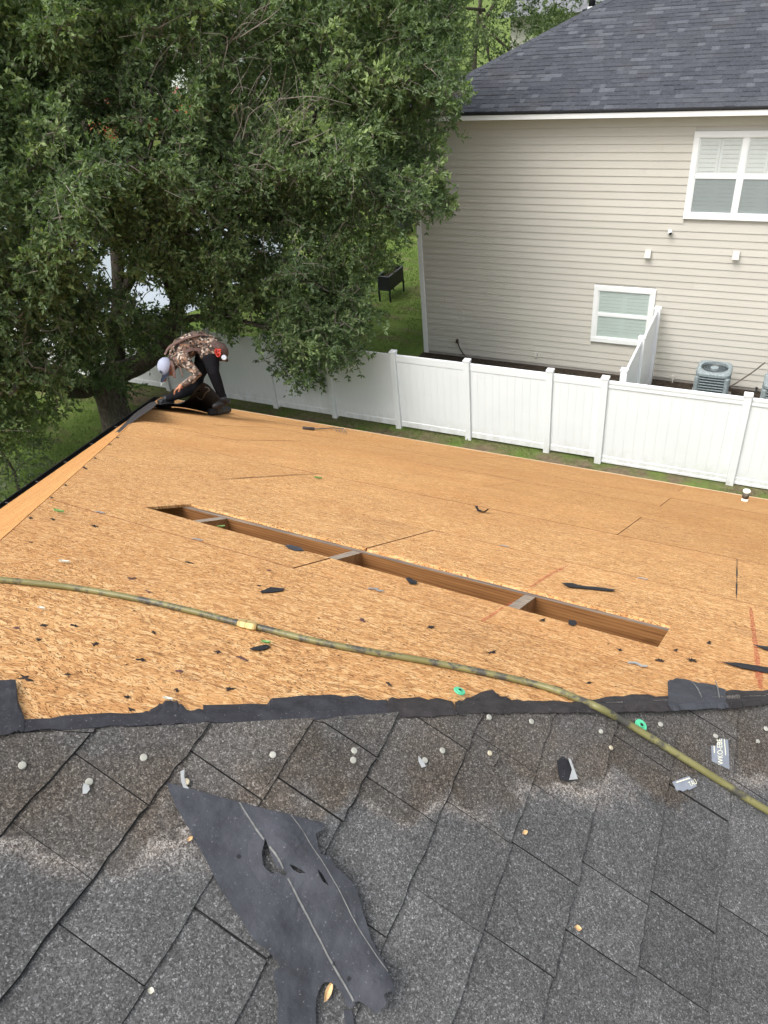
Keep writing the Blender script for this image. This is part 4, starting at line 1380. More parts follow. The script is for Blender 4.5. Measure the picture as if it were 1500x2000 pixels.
# ------------------------------------------------------------------ air hose
HOSEM = NT('hose_rubber', .5, .35)
_p = HOSEM.pos()
_c = HOSEM.ramp(HOSEM.noise(_p, 9, 3), [(.3, (.13, .12, .040)), (.7, (.20, .185, .075))])
_d = HOSEM.ramp(HOSEM.noise(HOSEM.mp(_p, loc=(2.3, 1.1, .4)), 19, 5, .7), [(.50, 0.0), (.60, .85)])
_dx = HOSEM.ramp(HOSEM.n('SeparateXYZ', {0: _p}).outputs[0], [(.0, 0.0), (.01, 1.0)])
HOSEM.color(HOSEM.mix(_d, _c, (.035, .034, .04)))
HOSEM.b.inputs['Coat Weight'].default_value = .15
HOSEM = HOSEM.m
hose_px = [(-60, 1134), (0, 1140), (70, 1147), (160, 1158), (280, 1180), (380, 1203), (465, 1225), (500, 1232), (600, 1257), (700, 1277), (850, 1303), (1000, 1334), (1080, 1355), (1135, 1377), (1165, 1391), (1200, 1410), (1245, 1437), (1300, 1471), (1380, 1521), (1450, 1566), (1500, 1596), (1560, 1633)]
pts = []
for px, py in hose_px:
    if py < hpx(px) - 8: pts.append(oP(px, py - 1, .0088))
    elif py < hpx(px) + 12: pts.append(oP(px, py, .0115))
    else: pts.append(sP(px, py, .017))
hose = obj('air_hose', tube(catmull(pts, 8), .0078, 12), HOSEM, None, True)
setp(hose, 'olive rubber air hose with black smudges snaking across deck and shingles', 'hose')
BRASS = plain('brass', (.46, .33, .14), .42, .4, .2, 60, .45)
A, B = np.array(oP(464, 1224.5, .0095)), np.array(oP(501, 1232.5, .0095))
d = (B - A); Ln = np.linalg.norm(d); d = d / Ln
obj('coupling', lathe(A, [(.0088, 0), (.0125, .010), (.0128, Ln * .43)], 6, d), BRASS, hose)
obj('coupling', lathe(A + d * (Ln * .44), [(.0118, 0), (.0118, Ln * .10)], 6, d), BRASS, hose)
obj('coupling', lathe(A + d * (Ln * .55), [(.0128, 0), (.0128, Ln * .28), (.0115, Ln * .38), (.0090, Ln * .45)], 6, d), BRASS, hose)

# ------------------------------------------------------------------ hand fork on the far deck
FK = plain('fork_steel', (.22, .20, .18), .55, .4, .3, 30, .5)
FH = plain('fork_grip', (.055, .045, .042), .6, .3, .3, 30)
A, B = np.array(oP(591, 838.5, .02)), np.array(oP(613, 841, .022))
Cc, D = np.array(oP(652, 838.8, .025)), np.array(oP(655, 839, .028))
fork = empty('hand_fork', A - np.array(UO) * .02, 'long handled garden fork with dark grip and four tines lying on the far deck', 'hand tool')
dv = B - A
obj('grip', tube([A, A + dv * .08, A + dv * .5, A + dv * .8, A + dv * .98, B], [.016, .022, .019, .026, .026, .012], 12), FH, fork, True)
obj('shaft', tube([B, (B + Cc) / 2, Cc], [.0095, .0085, .0075], 8), FK, fork, True)
u = Vector(Cc - B).normalized()
up = Vector(UO)
tip_px = [(658, 844), (664, 845.5), (671, 847), (677, 847.5)]
root_px = [(652, 839.2), (658.5, 840), (664.5, 840.3), (669, 840.6)]
obj('tine_bar', tube([Cc] + [oP(*q, .028) for q in root_px], .007, 6), FK, fork)
for a, b in zip(root_px, tip_px):
    p, q = np.array(oP(*a, .030)), np.array(oP(*b, .008))
    obj('tine', tube(catmull([p, p * .7 + q * .3 + np.array(UO) * .012, p * .3 + q * .7 + np.array(UO) * .006, q], 4), [.0055] * 12 + [.003], 6), FK, fork, True)

# ------------------------------------------------------------------ the roofer
RT, DN, FW = (Vector(v) for v in MW)
CAMO = NT('camo_shirt', .85, .2)
_p = CAMO.pos()
_v = CAMO.vor(CAMO.n('VectorMath', {0: _p, 1: CAMO.n('VectorMath', {0: CAMO.noise(_p, 9, 3, out='Color'), 1: (.12, .12, .12)}, operation='MULTIPLY').outputs[0]}, operation='ADD').outputs[0], 34)
_a = CAMO.n('SeparateColor', {0: _v.outputs['Color']}).outputs[0]
_c = CAMO.ramp(_a, [(0, (.025, .020, .017)), (.25, (.085, .058, .045)), (.45, (.16, .105, .078)), (.60, (.24, .135, .085)), (.72, (.12, .092, .075)), (.84, (.40, .33, .27)), (1, (.52, .45, .38))], 'CONSTANT')
_c = CAMO.mix(CAMO.ramp(CAMO.noise(CAMO.mp(_p, scale=(30, 30, 90)), 1.0, 3), [(.55, 0.0), (.62, .7)]), _c, (.04, .03, .025))
CAMO.color(_c)
CAMO.bump(CAMO.noise(_p, 22, 3), .5, .02)
CAMO = CAMO.m
SKIN = plain('skin', (.36, .155, .085), .5, .35, .15, 30)
BEARD = plain('dark_hair', (.022, .016, .013), .8, .2, .3, 60)
PANTS = plain('black_trousers', (.008, .008, .010), .9, .1, .35, 9, bump=.3)
SHOE = plain('black_shoe', (.013, .013, .015), .55, .35, .3, 20)
STRAP = plain('brown_strap', (.105, .062, .05), .7, .3, .3, 30)
D0 = 10.35
J = lambda px, py, dd=0.0: Vector(att(px, py, D0 + dd))
person = empty('person', J(400, 810), 'roofer in camouflage shirt, black trousers and white cap bending over felt at the roof corner', 'person')
neck, chest, mid, pelv = J(338, 702, .02), J(356, 683), J(380, 667), J(407, 677)
head = J(325, 716, -.02)
crown = (-RT * .66 - FW * .70 - DN * .16).normalized()
face = (DN * .95 - FW * .12 + RT * .10); face = (face - crown * face.dot(crown)).normalized()
side = crown.cross(face)
shL, elL, wrL = J(359, 703, -.22), J(388, 733, -.30), J(357, 752, -.26)
shR, elR, wrR = J(347, 697, .18), J(334, 722, .20), J(324, 731, .08)
hpS, knS, anS = J(411, 698, -.09), J(417, 728, -.12), J(436, 780, -.02)
hpK, knK, anK = J(400, 690, .12), J(384, 756, .12), J(327, 779, .75)


def lerp(a, b, t): return a + (b - a) * t


chains = [  # material index, [(point, radius)...]
    (0, [(neck, .075), (lerp(neck, chest, .6), .135), (chest, .155), (lerp(chest, mid, .5), .150), (mid, .138), (lerp(mid, pelv, .6), .145)]),
    (0, [(lerp(shL, shR, .12), .10), (lerp(shL, shR, .5), .13), (lerp(shL, shR, .88), .10)]),
    (0, [(lerp(mid, pelv, .7), .14), (pelv, .16)]),
    (2, [(lerp(pelv, lerp(hpS, hpK, .5), .3), .15), (lerp(pelv, lerp(hpS, hpK, .5), .6), .15)]),
    (0, [(pelv, .155), (lerp(pelv, hpS, .55), .145)]),
    (2, [(hpS, .115), (lerp(hpS, knS, .5), .098), (knS, .078), (lerp(knS, anS, .35), .072), (anS, .05)]),
    (2, [(hpK, .125), (lerp(hpK, knK, .5), .098), (knK, .082), (lerp(knK, anK, .35), .076), (anK, .05)]),
    (0, [(shL, .082), (lerp(shL, elL, .5), .064), (elL, .052), (lerp(elL, wrL, .35), .050), (wrL, .034)]),
    (0, [(shR, .082), (lerp(shR, elR, .5), .064), (elR, .052), (lerp(elR, wrR, .35), .050), (wrR, .034)]),
    (1, [(neck, .058), (lerp(neck, head, .5), .055)]),
    (1, [(head - crown * .02, .082), (head + crown * .03, .088)]),
    (1, [(head - crown * .055 + face * .035, .062), (head - crown * .075 + face * .055, .045)]),
    (3, [(head - crown * .085 + face * .035, .045), (head - crown * .092 + face * .052, .036)]),
    (1, [(head - crown * .012 + face * .088, .012), (head - crown * .030 + face * .100, .016)]),   # nose
    (1, [(head - crown * .055 + face * .088, .010), (head - crown * .056 + face * .089 + side * .02, .008)]),   # lips
    (1, [(head + side * .086 - crown * .005, .016), (head + side * .092 - crown * .03, .012)]),
    (1, [(head - side * .086 - crown * .005, .016), (head - side * .092 - crown * .03, .012)]),
]


def hand(wr, el, palm_n, curl, spread=1.0):
    """palm, four bent fingers of different lengths and a thumb"""
    d = (wr - el).normalized()
    n = (palm_n - d * palm_n.dot(d)).normalized()
    s = d.cross(n)
    out = [(1, [(wr, .031), (wr + d * .03, .034)])]
    for q in (-.027, -.009, .009, .027): out.append((1, [(wr + d * .02 + s * q * .6, .018), (wr + d * .085 + s * q, .015)]))
    for q, ln in ((-.030, .058), (-.010, .074), (.010, .079), (.030, .070)):
        k0 = wr + d * .09 + s * q * spread
        k1 = k0 + (d * math.cos(curl * .5) + n * math.sin(curl * .5)) * ln * .5
        k2 = k1 + (d * math.cos(curl * 1.3) + n * math.sin(curl * 1.3)) * ln * .35
        k3 = k2 + (d * math.cos(curl * 2.0) + n * math.sin(curl * 2.0)) * ln * .28
        out.append((1, [(k0, .0115), (k1, .0105), (k2, .0098), (k3, .0085)]))
    t0 = wr + d * .025 + s * .032
    t1 = t0 + (d * .6 + s * .6 + n * .4).normalized() * .042
    t2 = t1 + (d * .8 + n * .6).normalized() * .034
    out.append((1, [(t0, .0145), (t1, .0125), (t2, .0100)]))
    return out, (d, n, s)


hL, fL = hand(wrL, elL, DN * .9 + FW * .3, .55)
hR, fR = hand(wrR, lerp(elR, wrR, .4), RT * .6 + FW * .5, 1.0)
chains += hL + hR


def capsule_mesh(ch):
    V, F = [], []
    for _, pts in ch:
        P, Rr = [], []
        p0, p1 = pts[0], pts[-1]
        d0 = (pts[0][0] - pts[1][0]).normalized(); d1 = (pts[-1][0] - pts[-2][0]).normalized()
        for a in (.98, .8, .45): P.append(p0[0] + d0 * p0[1] * a); Rr.append(p0[1] * math.sqrt(1 - a * a))
        for p, r in pts: P.append(p); Rr.append(r)
        for a in (.45, .8, .98): P.append(p1[0] + d1 * p1[1] * a); Rr.append(p1[1] * math.sqrt(1 - a * a))
        v, f = tube(P, Rr, 14)
        k = len(V)
        V += v; F += [tuple(i + k for i in g) for g in f]
    return V, F


me = bpy.data.meshes.new('tmp')
V, F = capsule_mesh(chains)
me.from_pydata(V, [], F)
tmp = bpy.data.objects.new('tmp', me)
COL.objects.link(tmp)
rm = tmp.modifiers.new('r', 'REMESH'); rm.mode = 'VOXEL'; rm.voxel_size = .0085
sm = tmp.modifiers.new('s', 'SMOOTH'); sm.factor = .5; sm.iterations = 3
bpy.context.view_layer.update()
ev = bpy.data.meshes.new_from_object(tmp.evaluated_get(bpy.context.evaluated_depsgraph_get()))
bpy.data.objects.remove(tmp)
n = len(ev.vertices)
co = np.empty(n * 3); ev.vertices.foreach_get('co', co); co = co.reshape(-1, 3)
faces = [tuple(p.vertices) for p in ev.polygons]
cen = np.array([co[list(f)].mean(0) for f in faces])
best = np.full(len(cen), 1e9); mi = np.zeros(len(cen), int)
for m, pts in chains:
    for (a, ra), (b, rb) in zip(pts[:-1], pts[1:]):
        a_, b_ = np.array(a), np.array(b)
        ab = b_ - a_
        t = np.clip(((cen - a_) @ ab) / max(ab @ ab, 1e-9), 0, 1)
        dist = np.linalg.norm(cen - (a_ + t[:, None] * ab), axis=1) - (ra + (rb - ra) * t)
        sel = dist < best
        best[sel] = dist[sel]; mi[sel] = m
obj('body', (co, faces, mi), [CAMO, SKIN, PANTS, BEARD], person, True)
# shoes
for an, toe in ((anS, (-RT * .55 - FW * .5 + DN * .1)), (anK, (-RT * .9 + FW * .2 - DN * .25))):
    upv = Vector((0, 0, 1))
    t = (toe - upv * toe.dot(upv) * .6).normalized()
    b = an + Vector((0, 0, -.055))
    obj('shoe', join(tube([b - t * .085 + upv * .01, b - t * .03 + upv * .012, b + t * .06 + upv * .0, b + t * .13 - upv * .008, b + t * .175 - upv * .012], [.030, .050, .048, .042, .022], 14), tube([an + upv * .05, an - upv * .05], [.056, .052], 14)), SHOE, person, True)
# cap
CAPWH = plain('cap_white', (.28, .30, .38), .7, .25, .06, 20)
CAPNV = plain('cap_navy', (.008, .011, .022), .7, .25, .2, 30)
V, F = [], []
nr, ns = 8, 24
for i in range(nr + 1):
    ph = i / nr * math.pi / 2
    for k in range(ns):
        th = 2 * math.pi * k / ns
        r = .107 * math.cos(ph)
        V.append(tuple(head + crown * (.012 + .105 * math.sin(ph)) + face * (r * 1.12 * math.cos(th)) + side * (r * .98 * math.sin(th))))
for i in range(nr):
    for k in range(ns): F.append((i * ns + k, i * ns + (k + 1) % ns, (i + 1) * ns + (k + 1) % ns, (i + 1) * ns + k))
capo = obj('cap', (V, F), CAPWH, person, True)
V, F = [], []
for i in range(6):
    s = i / 5
    for k in range(13):
        th = (k / 12 - .5) * 2.2
        r0 = .107
        ex = .112 * s * math.cos(th * .75) ** .6
        base = head + crown * (.016 + .030 * s - .03 * (th / 1.1) ** 2) + face * ((r0 * 1.12) * math.cos(th) + ex) + side * (r0 * .98 * math.sin(th) * (1 - .08 * s))
        V.append(tuple(base))
m = len(V)
V += [tuple(Vector(v) - crown * .004) for v in V]
for i in range(5):
    for k in range(12):
        q = (i * 13 + k, i * 13 + k + 1, (i + 1) * 13 + k + 1, (i + 1) * 13 + k)
        F += [q, tuple(x + m for x in q[::-1])]
rim = [i * 13 for i in range(5)] + [65 + k for k in range(13)] + [i * 13 + 12 for i in range(4, -1, -1)]
for a, b in zip(rim[:-1], rim[1:]): F.append((a, b, b + m, a + m))
obj('brim', (V, F), CAPNV, capo, True)
# emblem on the front of the cap: dark rounded mark with a pale inner stroke
def dome(u, v, lift=.003):
    ph, th = v, u
    r = (.107 + lift) * math.cos(ph)
    return head + crown * (.012 + (.105 + lift) * math.sin(ph)) + face * (r * 1.12 * math.cos(th)) + side * (r * .98 * math.sin(th))
ring = [(.26 * math.cos(t), .62 + .2 * math.sin(t)) for t in np.linspace(.5, 5.6, 14)]
V, F = [], []
for (u, v) in ring:
    V += [tuple(dome(u, v)), tuple(dome(u * .55, .62 + (v - .62) * .5))]
for i in range(len(ring) - 1): F.append((2 * i, 2 * i + 1, 2 * i + 3, 2 * i + 2))
k = len(V)
V += [tuple(dome(*q)) for q in ((.0, .56), (.0, .66), (.27, .66), (.27, .56))]
F.append((k, k + 1, k + 2, k + 3))
obj('emblem', (V, F), CAPNV, capo)
# straps, tool pouch, tape
def band(path, wdt, th, mat, name, nrm, parent=person):
    P = catmull(path, 5)
    V, F = [], []
    for i, p in enumerate(P):
        t = Vector(P[min(i + 1, len(P) - 1)] - P[max(0, i - 1)]).normalized()
        nn = Vector(nrm); nn = (nn - t * nn.dot(t)).normalized()
        s = t.cross(nn) * wdt / 2
        q = Vector(p)
        V += [tuple(q - s), tuple(q + s), tuple(q + s + nn * th), tuple(q - s + nn * th)]
    for i in range(len(P) - 1):
        for k in range(4): F.append((i * 4 + k, i * 4 + (k + 1) % 4, i * 4 + 4 + (k + 1) % 4, i * 4 + 4 + k))
    F += [(3, 2, 1, 0), tuple(len(V) - 4 + k for k in range(4))]
    return obj(name, (V, F), mat, parent)


band([J(322, 693, -.10), J(332, 677, -.13), J(356, 664, -.15), J(386, 655, -.13), J(400, 655, -.06)], .045, .006, STRAP, 'harness_strap', -DN - FW)
band([J(338, 702, -.17), J(352, 695, -.19), J(372, 683, -.165), J(392, 684, -.14)], .04, .006, STRAP, 'harness_strap', -FW)
band([J(390, 647, -.02), J(408, 657, -.05), J(423, 671, -.05), J(432, 684, -.06)], .03, .008, STRAP, 'harness_strap', -DN - FW * .5)
band([J(334, 705, -.12), J(338, 716, -.14), J(340, 728, -.13), J(341, 738, -.12)], .035, .008, STRAP, 'strap_end', -FW)
band([J(350, 714, -.18), J(354, 724, -.2), J(357, 736, -.2)], .018, .006, STRAP, 'strap_end', -FW)
pc = J(429, 687, -.08)
V, F = [], []
for i in range(9):
    t = i / 8
    c = J(421 + 16 * t, 668 + 36 * t, -.08)
    rr_ = .06 + .062 * math.sin(math.pi * min(1, t * 1.15) ** .8)
    for k in range(16):
        th = 2 * math.pi * k / 16
        V.append(tuple(c + (RT * math.cos(th) + FW * math.sin(th) * .9) * rr_ + Vector((0, 0, .012 * math.sin(th * 3 + i)))))
for i in range(8):
    for k in range(16): F.append((i * 16 + k, i * 16 + (k + 1) % 16, (i + 1) * 16 + (k + 1) % 16, (i + 1) * 16 + k))
F += [tuple(range(16)), tuple(range(len(V) - 1, len(V) - 17, -1))]
pouch = obj('tool_pouch', (V, F), plain('pouch_canvas', (.075, .048, .042), .8, .2, .4, 25, bump=.4), person, True)
RED = plain('red_bits', (.55, .05, .03), .4, .4, .4, 60)
parts = []
rr = random.Random(4)
for i in range(34):
    c = J(425 + rr.uniform(-5, 5), 689 + rr.uniform(-8, 7), -.165 - rr.uniform(0, .02))
    a = Vector((rr.uniform(-1, 1), rr.uniform(-1, 1), rr.uniform(-1, 1))).normalized() * .017
    parts.append(tube([c - a, c + a], [.006, .006], 5))
obj('nail_bundle', join(*parts), RED, pouch)
obj('tape_measure', lathe(J(437, 699, -.21), [(.030, 0), (.034, .006), (.034, .034), (.030, .04)], 20, -FW + RT * .3), plain('tape_chrome', (.62, .65, .68), .25, .6, .1, 20, .6), pouch)
# knife in the right hand
d, nn, s = fR
k0 = wrR + d * .10
kn = empty('utility_knife', k0, 'small dark knife held point down in the roofer hand', 'knife')
tip = J(315, 754, -.02)
kd = (Vector(tip) - k0).normalized()
obj('handle', tube([k0 - kd * .05, k0 - kd * .02, k0 + kd * .055], [.010, .013, .011], 8), BLACKM, kn)
V0 = k0 + kd * .056
sp = kd.cross(FW).normalized()
L_ = (Vector(tip) - V0).length
obj('blade', ([tuple(V0 - sp * .014 - FW * .001), tuple(V0 + sp * .014 - FW * .001), tuple(V0 + sp * .010 + kd * L_ * .6 - FW * .001), tuple(Vector(tip)), tuple(V0 - sp * .016 + kd * L_ * .5 - FW * .001),
              tuple(V0 - sp * .014 + FW * .001), tuple(V0 + sp * .014 + FW * .001), tuple(V0 + sp * .010 + kd * L_ * .6 + FW * .001), tuple(V0 - sp * .016 + kd * L_ * .5 + FW * .001)],
             [(0, 1, 2, 3, 4), (5, 8, 3, 7, 6), (0, 5, 6, 1), (1, 6, 7, 2), (2, 7, 3), (3, 8, 4), (4, 8, 5, 0)]), plain('blade_steel', (.12, .14, .13), .4, .5, .2, 30, .4), kn)

# felt draped round the roofer, the roll, the flap over the left eave
FELT_P = mat_felt('felt_pile_black', (.022, .024, .028), .3)
B = [(298, 797), (322, 796), (345, 796), (366, 799), (386, 803), (406, 808), (424, 812), (434, 810)]
Tt = [(312, 790), (330, 788), (352, 789), (368, 777), (386, 757), (399, 747), (418, 763), (436, 783)]
rows_ = []
for t in np.linspace(0, 1, 7):
    r_ = []
    for i, (b, tp) in enumerate(zip(B, Tt)):
        pb = Vector(oP(*b, .012)); pt = J(*tp, -.12)
        p = lerp(pb, pt, t) + (-FW * .05 + Vector((0, 0, .02))) * math.sin(math.pi * t) + (-FW) * .018 * math.sin(i * 2.3 + t * 5)
        r_.append(p)
    rows_.append(catmull(r_, 3))
V, F = [], []
nc = len(rows_[0])
for r_ in rows_:
    for p in r_: V.append(tuple(p))
for i in range(len(rows_) - 1):
    for k in range(nc - 1): F.append((i * nc + k, i * nc + k + 1, (i + 1) * nc + k + 1, (i + 1) * nc + k))
m = len(V)
V += [tuple(Vector(v) + FW * .004) for v in V]
F += [tuple(x + m for x in f[::-1]) for f in F[:]]
pile = obj('felt_sheet', (V, F), FELT_P, None, True)
setp(pile, 'loose black felt sheet with white squiggle heaped at the roofer knees', 'roofing felt')
sq = [(384, 774), (392, 780), (397, 777), (401, 768), (409, 762), (406, 757), (400, 756)]
P = catmull([J(x, y, -.20) for x, y in sq], 5)
V, F = [], []
from mathutils.bvhtree import BVHTree
bv = BVHTree.FromPolygons([Vector(v) + WP[pile.name] for v in [q.co for q in pile.data.vertices]], [tuple(p.vertices) for p in pile.data.polygons])
for i, p in enumerate(P):
    dr = (Vector(p) - Vector(CAM)).normalized()
    h_ = bv.ray_cast(Vector(CAM), dr)
    q = h_[0] - dr * .008 if h_[0] is not None else Vector(p)
    t = Vector(P[min(i + 1, len(P) - 1)] - P[max(0, i - 1)]).normalized()
    s = t.cross(dr).normalized() * .007
    V += [tuple(q - s), tuple(q + s)]
for i in range(len(P) - 1): F.append((2 * i, 2 * i + 1, 2 * i + 3, 2 * i + 2))
obj('white_squiggle', (V, F), PRINT, pile)
ra, rb = Vector(oP(445, 806.5, .052)), Vector(oP(411, 812, .052))
roll = obj('felt_roll', tube([ra, lerp(ra, rb, .5), rb], [.052, .053, .050], 20), FELT_P, None, True)
setp(roll, 'rolled up black felt on the deck by the roofer feet', 'roofing felt')
ax = (ra - rb).normalized()
a1 = ax.orthogonal().normalized(); b1 = ax.cross(a1)
sp_ = [ra + ax * .002 + (a1 * math.cos(t) + b1 * math.sin(t)) * (.008 + .0062 * t / 1.0 * .45) for t in np.linspace(0, 15, 60)]
obj('roll_end', tube(sp_, .0022, 4), plain('roll_edge', (.10, .10, .105), .8, .2, .2), roll)


def onx(px, py, x):
    d = ray(px, py)
    return CAM + d * ((x - CAM[0]) / d[0])


flap = [(224, 846), (246, 824), (262, 808), (280, 796), (293, 786), (303, 783), (306, 790), (298, 797), (276, 812), (252, 830), (232, 846)]
V = []
for px, py in flap:
    q = onp(px, py, NL, CL, .03)
    V.append(tuple(att(px, py, min(np.linalg.norm(q - CAM), 12.2))))
n = len(V)
V += [(v[0] - .012, v[1] + .004, v[2] - .008) for v in V]
setp(obj('felt_flap', (V, [tuple(range(n)), tuple(range(2 * n - 1, n - 1, -1))] + [(i, i + n, (i + 1) % n + n, (i + 1) % n) for i in range(n)]), FELT_B), 'dark brown felt flap standing up at the left eave near the tree trunk', 'roofing felt')
V = []
cl = [(304, 795), (312, 786), (318, 780), (326, 786), (331, 794), (318, 798)]
V0 = [J(px, py, .35) for px, py in cl]
V = [tuple(v) for v in V0] + [tuple(J(315, 786, .2))]
n = len(cl)
setp(obj('felt_clump', (V + [tuple(Vector(v) + FW * .12) for v in V[:n]], [(i, (i + 1) % n, n) for i in range(n)] + [(i, i + n + 1, (i + 1) % n + n + 1, (i + 1) % n) for i in range(n)]), FELT_P), 'crumpled black felt at the corner by the roofer front shoe', 'roofing felt')

# ------------------------------------------------------------------ foliage
NPR = np.random.default_rng(5)


def leaf_mesh(name, base, dirs, nrm, L, W, tint, mat, parent, origin):
    """one folded, pointed leaf (two triangles) for every base point, in a single part"""
    N = len(base)
    s = np.cross(dirs, nrm)
    s /= np.linalg.norm(s, axis=1)[:, None] + 1e-9
    L = L[:, None]; W = W[:, None]
    up = np.cross(s, dirs)
    v = np.empty((N, 4, 3))
    v[:, 0] = base
    v[:, 1] = base + dirs * L * .45 + s * W * .5 + up * W * .14
    v[:, 2] = base + dirs * L - up * L * .10
    v[:, 3] = base + dirs * L * .45 - s * W * .5 + up * W * .14
    v = v.reshape(-1, 3) - np.array(origin)
    me = bpy.data.meshes.new(name)
    me.vertices.add(N * 4)
    me.vertices.foreach_set('co', v.ravel())
    idx = np.arange(N)[:, None] * 4 + np.array([[0, 1, 2, 0, 2, 3]])
    me.loops.add(N * 6)
    me.loops.foreach_set('vertex_index', idx.ravel().astype(np.int32))
    me.polygons.add(N * 2)
    me.polygons.foreach_set('loop_start', np.arange(0, N * 6, 3, dtype=np.int32))
    me.polygons.foreach_set('loop_total', np.full(N * 2, 3, np.int32))
    me.update(calc_edges=True)
    me.materials.append(mat)
    at = me.attributes.new('tint', 'FLOAT', 'POINT')
    at.data.foreach_set('value', np.repeat(tint, 4).astype(np.float32))
    o = bpy.data.objects.new(name, me)
    return place(o, origin, parent)


def unit(v): return v / (np.linalg.norm(v, axis=-1, keepdims=True) + 1e-9)


def sprays(centers, radius, outward, twigs, leaves, L, W, droop=.25, tone=None):
    """leafy twigs fanning out of every cluster centre"""
    n = len(centers)
    c = np.repeat(centers, twigs, 0)
    o = np.repeat(outward, twigs, 0)
    rad = np.repeat(radius, twigs)
    td = unit(o * .55 + NPR.normal(0, .75, (len(c), 3)) + np.array([0, 0, .18]))
    start = c + NPR.normal(0, .22, (len(c), 3)) * rad[:, None]
    tl = rad * NPR.uniform(.5, 1.15, len(c))
    m = len(c)
    s = NPR.uniform(.12, 1.0, (m, leaves)) ** .8
    base = start[:, None] + td[:, None] * (s * tl[:, None])[..., None]
    base[..., 2] -= droop * (s ** 2) * tl[:, None]
    tdd = np.repeat(td[:, None], leaves, 1)
    ld = unit(tdd * .75 + NPR.normal(0, .6, (m, leaves, 3)) + np.array([0, 0, .04]))
    nr = unit(NPR.normal(0, .62, (m, leaves, 3)) + np.array([.15, -.45, .55]))
    t0 = np.repeat(tone if tone is not None else np.full(n, .45), twigs)
    tint = np.clip(t0[:, None] + NPR.normal(0, .13, (m, leaves)) + .12 * (s - .5), 0, 1)
    k = m * leaves
    LL = L * NPR.uniform(.65, 1.2, k)
    return base.reshape(-1, 3), ld.reshape(-1, 3), nr.reshape(-1, 3), LL, LL * W * NPR.uniform(.8, 1.2, k), tint.ravel(), (start, td, tl)


def inpoly(px, py, poly):
    r = np.zeros(len(px), bool)
    n = len(poly)
    for i in range(n):
        (x0, y0), (x1, y1) = poly[i], poly[(i + 1) % n]
        c = ((y0 > py) != (y1 > py)) & (px < (x1 - x0) * (py - y0) / (y1 - y0 + 1e-12) + x0)
        r ^= c
    return r


OAK = mat_leaf('oak_leaf', (.072, .108, .054), (.142, .205, .086), (.25, .315, .135), .42)
PALE = mat_leaf('far_leaf', (.040, .065, .026), (.085, .125, .046), (.15, .20, .075), .30)
LIME = mat_leaf('lime_leaf', (.10, .15, .02), (.20, .27, .04), (.32, .38, .07), .4)

# ---- the big oak behind the left eave
TB = np.array([-13.35, 11.1, 0])
oak = empty('oak_tree', TB, 'large spreading oak behind the roofer, its limbs hiding the left half of the view', 'tree')
limbs = []


def limb(pts, r0, r1, bend=.0):
    P = catmull(pts, 6)
    rr_ = [r0 + (r1 - r0) * (i / (len(P) - 1)) ** .8 for i in range(len(P))]
    limbs.append((P, rr_))
    return P


tp = lambda px, py, d: att(px, py, d)
fork_ = np.array([-13.45, 11.25, 1.25])
trunk = [TB + np.array([.02, 0, -.2]), TB + np.array([0, .02, .5]), fork_]
trP = catmull(trunk, 5)
trR = [.50, .44, .40, .375, .36, .35, .345, .345, .35, .36, .36][:len(trP)]
obj('trunk', tube(trP, trR, 16), BARK, oak, True)
limb([fork_, tp(160, 762, 18.6), tp(90, 752, 17.6), tp(0, 735, 16.8), tp(-120, 700, 16.2)], .25, .10)
limb([fork_, tp(265, 715, 18.6), tp(305, 690, 18.2), tp(335, 655, 18.0), tp(345, 600, 18.3), tp(352, 540, 18.7), tp(362, 450, 19.2), tp(390, 330, 20.0), tp(420, 180, 21), tp(440, 0, 22)], .27, .07)
limb([tp(335, 655, 18.0), tp(352, 632, 17.8), tp(385, 620, 17.4), tp(440, 622, 16.9), tp(520, 640, 16.4), tp(600, 670, 16.0)], .12, .03)
limb([fork_, tp(225, 715, 19.2), tp(228, 640, 19.3), tp(232, 580, 19.4), tp(225, 480, 19.8), tp(205, 380, 20.2), tp(170, 260, 20.6), tp(120, 100, 21)], .26, .07)
limb([tp(232, 580, 19.4), tp(255, 545, 19.5), tp(272, 500, 19.6), tp(300, 400, 19.9), tp(320, 280, 20.4), tp(330, 120, 21)], .16, .05)
limb([tp(90, 752, 17.6), tp(60, 640, 17.4), tp(40, 480, 17.6), tp(20, 330, 18.0), tp(0, 120, 18.6)], .20, .06)
limb([tp(352, 540, 18.7), tp(430, 440, 18.4), tp(540, 320, 17.9), tp(620, 220, 17.8), tp(680, 60, 18.0)], .13, .035)
limb([tp(540, 320, 17.9), tp(620, 300, 17.3), tp(720, 260, 16.8), tp(820, 200, 16.4), tp(880, 120, 16.4)], .08, .02)
limb([tp(430, 440, 18.4), tp(560, 420, 17.4), tp(680, 390, 16.8), tp(780, 370, 16.3), tp(870, 385, 16.0)], .09, .02)
limb([tp(352, 560, 18.6), tp(450, 540, 17.6), tp(560, 540, 16.7), tp(650, 570, 16.2), tp(690, 610, 16.0)], .08, .02)
limb([tp(345, 600, 18.3), tp(300, 480, 16.6), tp(280, 360, 15.4), tp(300, 260, 14.8)], .10, .03)
limb([tp(60, 640, 17.4), tp(70, 560, 15.4), tp(90, 480, 14.2), tp(140, 420, 13.6)], .10, .03)
limb([tp(272, 500, 19.6), tp(220, 420, 17.8), tp(150, 330, 16.4), tp(100, 220, 15.8), tp(80, 80, 15.8)], .10, .03)
limb([tp(160, 762, 18.6), tp(110, 720, 16.2), tp(60, 730, 14.8), tp(20, 770, 14.0)], .09, .03)
limb([tp(420, 180, 21), tp(560, 120, 19.6), tp(680, 60, 19.0), tp(800, 10, 19.0)], .08, .02)
for P, rr_ in limbs: obj('limb', tube(P, rr_, 9), BARK, oak, True)
